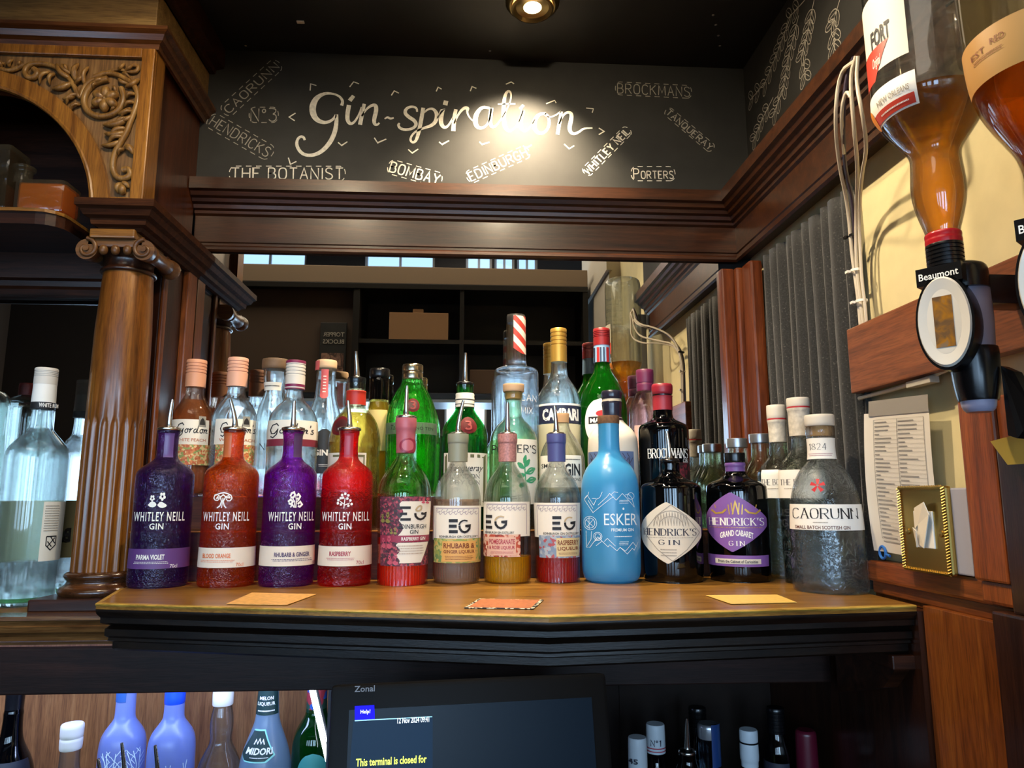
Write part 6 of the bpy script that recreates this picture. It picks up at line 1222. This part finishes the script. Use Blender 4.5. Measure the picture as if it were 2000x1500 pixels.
# right of the till
WCAP = plain('grey_white_cap', '#c4ccd2', .5)
def under(name, label, px, pyr, Y, caprows, capm, bodyrows, gm, shell=True, grooves=None, group=None):
    b = Bot(name, label, px, pyr, Y, UZ, bodyrows, group); b.glass(gm, shell); b.cap = b.turn(caprows, 'cap', capm, n=0 if grooves else 1, grooves=grooves); return b
b = under('spirit_bottle', 'white-capped bottle nearest the till on its right', 1245, 1460, -.36, [(1439, 34), (1442, 37), (1500, 38)], WCAP, [(1500, 34), (1530, 40), (1560, 80), (None, 84)], CLEAR); b.txt(sans('45', .02), 1232, 1246, 1482, 1492, NAVY, None, 8)
b = under('spirit_bottle', 'bottle with pale blue cap and striped neck behind the nearest white cap', 1281, 1460, -.30, [(1413, 34), (1416, 37), (1468, 38)], WCAP, [(1466, 34), (1490, 38), (1530, 70), (1560, 84), (None, 84)], tint('dusk_glass', (.7, .65, .7, 1), .4)); b.turn([(1456, 38.6), (1458, 38.6)], 'neck_stripe', RDI, n=0); b.turn([(1462, 38.6), (1464, 38.6)], 'neck_stripe', RDI, n=0)
V, Fc, W, H = hand('N°1', 1.2); rr_ = .0006 + max(r for r, z in b.rows([(1440, 38.6)])); z0, z1 = b.zof(1452), b.zof(1440); MB().add([Vector((b.X + rr_ * math.cos(b.phi0 - .5 + 1.0 * v[0] / W), b.Y + rr_ * math.sin(b.phi0 - .5 + 1.0 * v[0] / W), z0 + (z1 - z0) * v[1] / H)) for v in V], Fc).build('lettering', NAVY, b.root)
b = Bot('spirit_bottle', 'dark bottle with a steel pourer between the white caps and the flat flask', 1343, 1480, -.36, UZ, [(1468, 34), (1490, 36), (1530, 80), (None, 84)]); b.glass(BLK, False); b.pourer((1341, 1403), 1468, 34)
b = under('spirit_bottle', 'tall black-capped bottle behind the flat flask under the shelf', 1363, 1420, -.22, [(1381, 33), (1384, 35), (1430, 35)], PLBLACK, [(1428, 31), (1450, 34), (1500, 70), (None, 80)], BLK, False, (1386, 1428, 5))
fk = Bot('vodka_bottle', 'flat flask bottle with a silver and blue cap under the shelf', 1385, 1460, -.33, UZ, [(1440, 42), (1540, 44), (None, 46)]); fk.glass(tint('ice_glass', (.8, .88, .95, 1), .4), True)
fk.turn([(1412, 38), (1416, 44), (1432, 44), (1440, 43)], 'cap', SILV); fk.lab(1390, 1406, 1416, 1500, plain('flask_blue', '#1c3a6e', .4), 'blue_strip', lvl=2)
b = under('spirit_bottle', 'white-capped bottle with thin black ring standing alone right of the flask', 1463, 1460, -.33, [(1424, 34), (1427, 37), (1446, 37), (1447, 35), (1450, 37), (1482, 38), (1486, 34), (1496, 34)], WCAP, [(1494, 32), (1520, 50), (1560, 80), (None, 84)], tint('olive_glass', (.7, .75, .4, 1), .4)); b.turn([(1447, 38.4), (1450, 38.4)], 'black_ring', PLBLACK, n=0)
b = under('spirit_bottle', 'clear bottle with ridged black cap beside the pale socket box', 1517, 1440, -.28, [(1381, 33), (1384, 36), (1430, 36)], PLBLACK, [(1428, 32), (1440, 36), (1456, 48), (1480, 56), (1540, 60), (None, 60)], tint('smoke_glass', (.75, .8, .85, 1), .45), True, (1386, 1428, 6)); b.lab(1492, 1545, 1492, 1580, NAVY)
b = Bot('wine_bottle', 'bottle with maroon foil neck in front of the pale socket box', 1575, 1460, -.30, UZ, [(1426, 36), (1432, 42), (1500, 44), (1540, 54), (None, 58)]); b.glass(BLK, False); b.turn([(1425, 34), (1429, 42), (1436, 43), (1510, 46)], 'foil_capsule', plain('maroon_foil2', '#5a1226', .35))
p0 = oy(1540, 1428, -.10); p1 = oy(1622, 1520, -.10)
sk = root('socket_box', ((p0.x + p1.x) / 2, -.089, p1.z), 'pale grey socket box on the dark panel behind the maroon-foiled bottle', 'socket')
MB().box((p0.x, -.125, p1.z), (p1.x, -.0895, p0.z), .004).build('box', plain('socket_grey', '#9ca0a6', .4), sk, True); MB().lathe([(.003, 0), (.003, .001), (0, .0012)], (p1.x - .012, -.125, p0.z - .05), 12, (0, -1, 0)).build('screw', CHROME, sk)
MB().tube([oy(a, c, -.108) for a, c in ((1552, 1326), (1553, 1400), (1559, 1425), (1562, 1432))], .003, 8).build('cable', plain('grey_cable', '#b0b0b4', .5), None, True, label='straight grey cable dropping into the pale socket box', cat='cable')
MB().tube(chaikin([tuple(oy(a, c, -.40)) for a, c in ((1702, 1354), (1716, 1376), (1712, 1410), (1700, 1430), (1702, 1500), (1704, 1560))], 2), .0026, 8).build('cable', CW, None, True, label='loose pale cable hanging near the shelf bracket at lower right', cat='cable')

# ---- lit strip under the shelf ----------------------------------------------
ls = root('led_strip', (-.26, -.31, .95), 'bright white LED strip slanting beside the dark green bottle', 'lamp')
a = oy(608, 1346, -.325); c = oy(640, 1486, -.325); MB().tube([a, c], .0035, 8).build('diodes', emit('led_white', '#e8f0ff', 14), ls)
MB().tube([a + Vector((.006, .006, 0)), c + Vector((.006, .006, 0))], .003, 8).build('channel', CHROME, ls)
l2 = root('led_strip', (-.75, -.31, 1.165), 'LED strip hidden behind the dark board over the lit bottles', 'lamp'); MB().box((-1.30, -.315, 1.176), (-.24, -.30, 1.18)).build('diodes', emit('led_cool', '#9db8ff', 5), l2)
light('led_light', 'AREA', (-.76, -.318, 1.172), 2.2, (.46, .58, 1), (-.76, -.20, .9), shape='RECTANGLE', size=1.0, size_y=.02)

# ================================================================== WHAT THE MIRROR SHOWS BEHIND THE CAMERA
def refl(px, py, Y): p = oy(px, py, -Y); return Vector((p.x, -p.y, p.z))
GY = -1.80
gan = root('bar_gantry', (-.3, GY, 1.90), 'dark bar gantry with a beige top board, seen in the mirror', 'gantry')
MB().box((-1.35, GY - .28, 2.462), (.575, GY, 2.548), .003).build('beige_bulkhead', plain('beige_bulkhead', '#7d6a54', .7), gan)
MB().box((-1.35, GY - .28, 2.435), (.575, GY + .004, 2.462), .002).box((-1.35, GY - .28, 1.90), (.575, GY, 1.93), .002).box((-.56, GY - .28, 1.93), (-.53, GY, 2.44)).box((-.05, GY - .28, 1.93), (-.03, GY, 2.44)).box((-.53, GY - .28, 2.17), (.575, GY - .01, 2.19)).box((.55, GY - .28, 1.93), (.575, GY, 2.44)).build('shelving', plain('gantry_black', '#17140f', .4), gan)
MB().box((-1.35, GY - .30, 1.90), (.575, GY - .28, 2.44)).build('back_panel', plain('gantry_back', '#1d1b1a', .5), gan); MB().box((-1.33, GY - .05, 1.93), (-.56, GY - .04, 2.44)).build('brown_panel', plain('gantry_brown', '#4a3a2c', .6), gan)
MB().box((-1.35, GY - .27, 1.885), (.575, GY, 1.899)).build('pale_edge', plain('pale_blue_edge', '#9fb2c6', .3), gan)
bx = root('cardboard_box', (-.25, GY - .08, 2.191), 'brown cardboard box on the gantry shelf, seen in the mirror', 'box')
a, c = refl(760, 605, GY), refl(875, 655, GY); MB().box((a.x, GY - .2, 2.1905), (c.x, GY - .02, 2.325), .002).build('box', plain('cardboard', '#8a6846', .8), bx); MB().box(((a.x + c.x) / 2 - .03, GY - .2, 2.325), ((a.x + c.x) / 2 + .02, GY - .03, 2.345)).build('flap', plain('cardboard', '#8a6846', .8), bx)
bx2 = MB().box((.0, GY - .18, 1.9305), (.20, GY - .03, 2.05), .004).build('cardboard_box', plain('cardboard2', '#5a4638', .8), None, label='small brown carton low on the gantry, seen in the mirror', cat='box')
sg = root('chalk_sign', (-.64, GY - .03, 1.931), 'black topper sign with white lettering on the gantry, seen in the mirror', 'sign')
MB().box((-.715, GY - .035, 1.931), (-.59, GY - .02, 2.27), .003).build('board', BLACKBOARD, sg)
for k, w_ in enumerate(('TOPPER', 'BLOCKS')): flat_word(sans(w_, .02), (-.60, GY - .019, 2.20 - .035 * k), (-1, 0, 0), (0, 0, 1), .022, 'lettering', CHALK_DIM, sg, (0, 1, 0), .10)
MB().box((-.705, GY - .0195, 1.95), (-.60, GY - .0185, 2.12)).build('picture', patterned('sign_picture', ['#7a5a4a', '#a07a68', '#3a2a24', '#8a6050'], 18, .6, 'noise'), sg)
# the bar counter the photo is taken over
MB().box((-2.2, -2.35, 0), (.58, -1.80, 1.08), .01).build('bar_counter', wood('bar_counter_wood', '#2c160b', '#4a2812', '#5f381c', 'x', .3, .4), None, label='dark wooden bar counter across from the shelves', cat='counter')
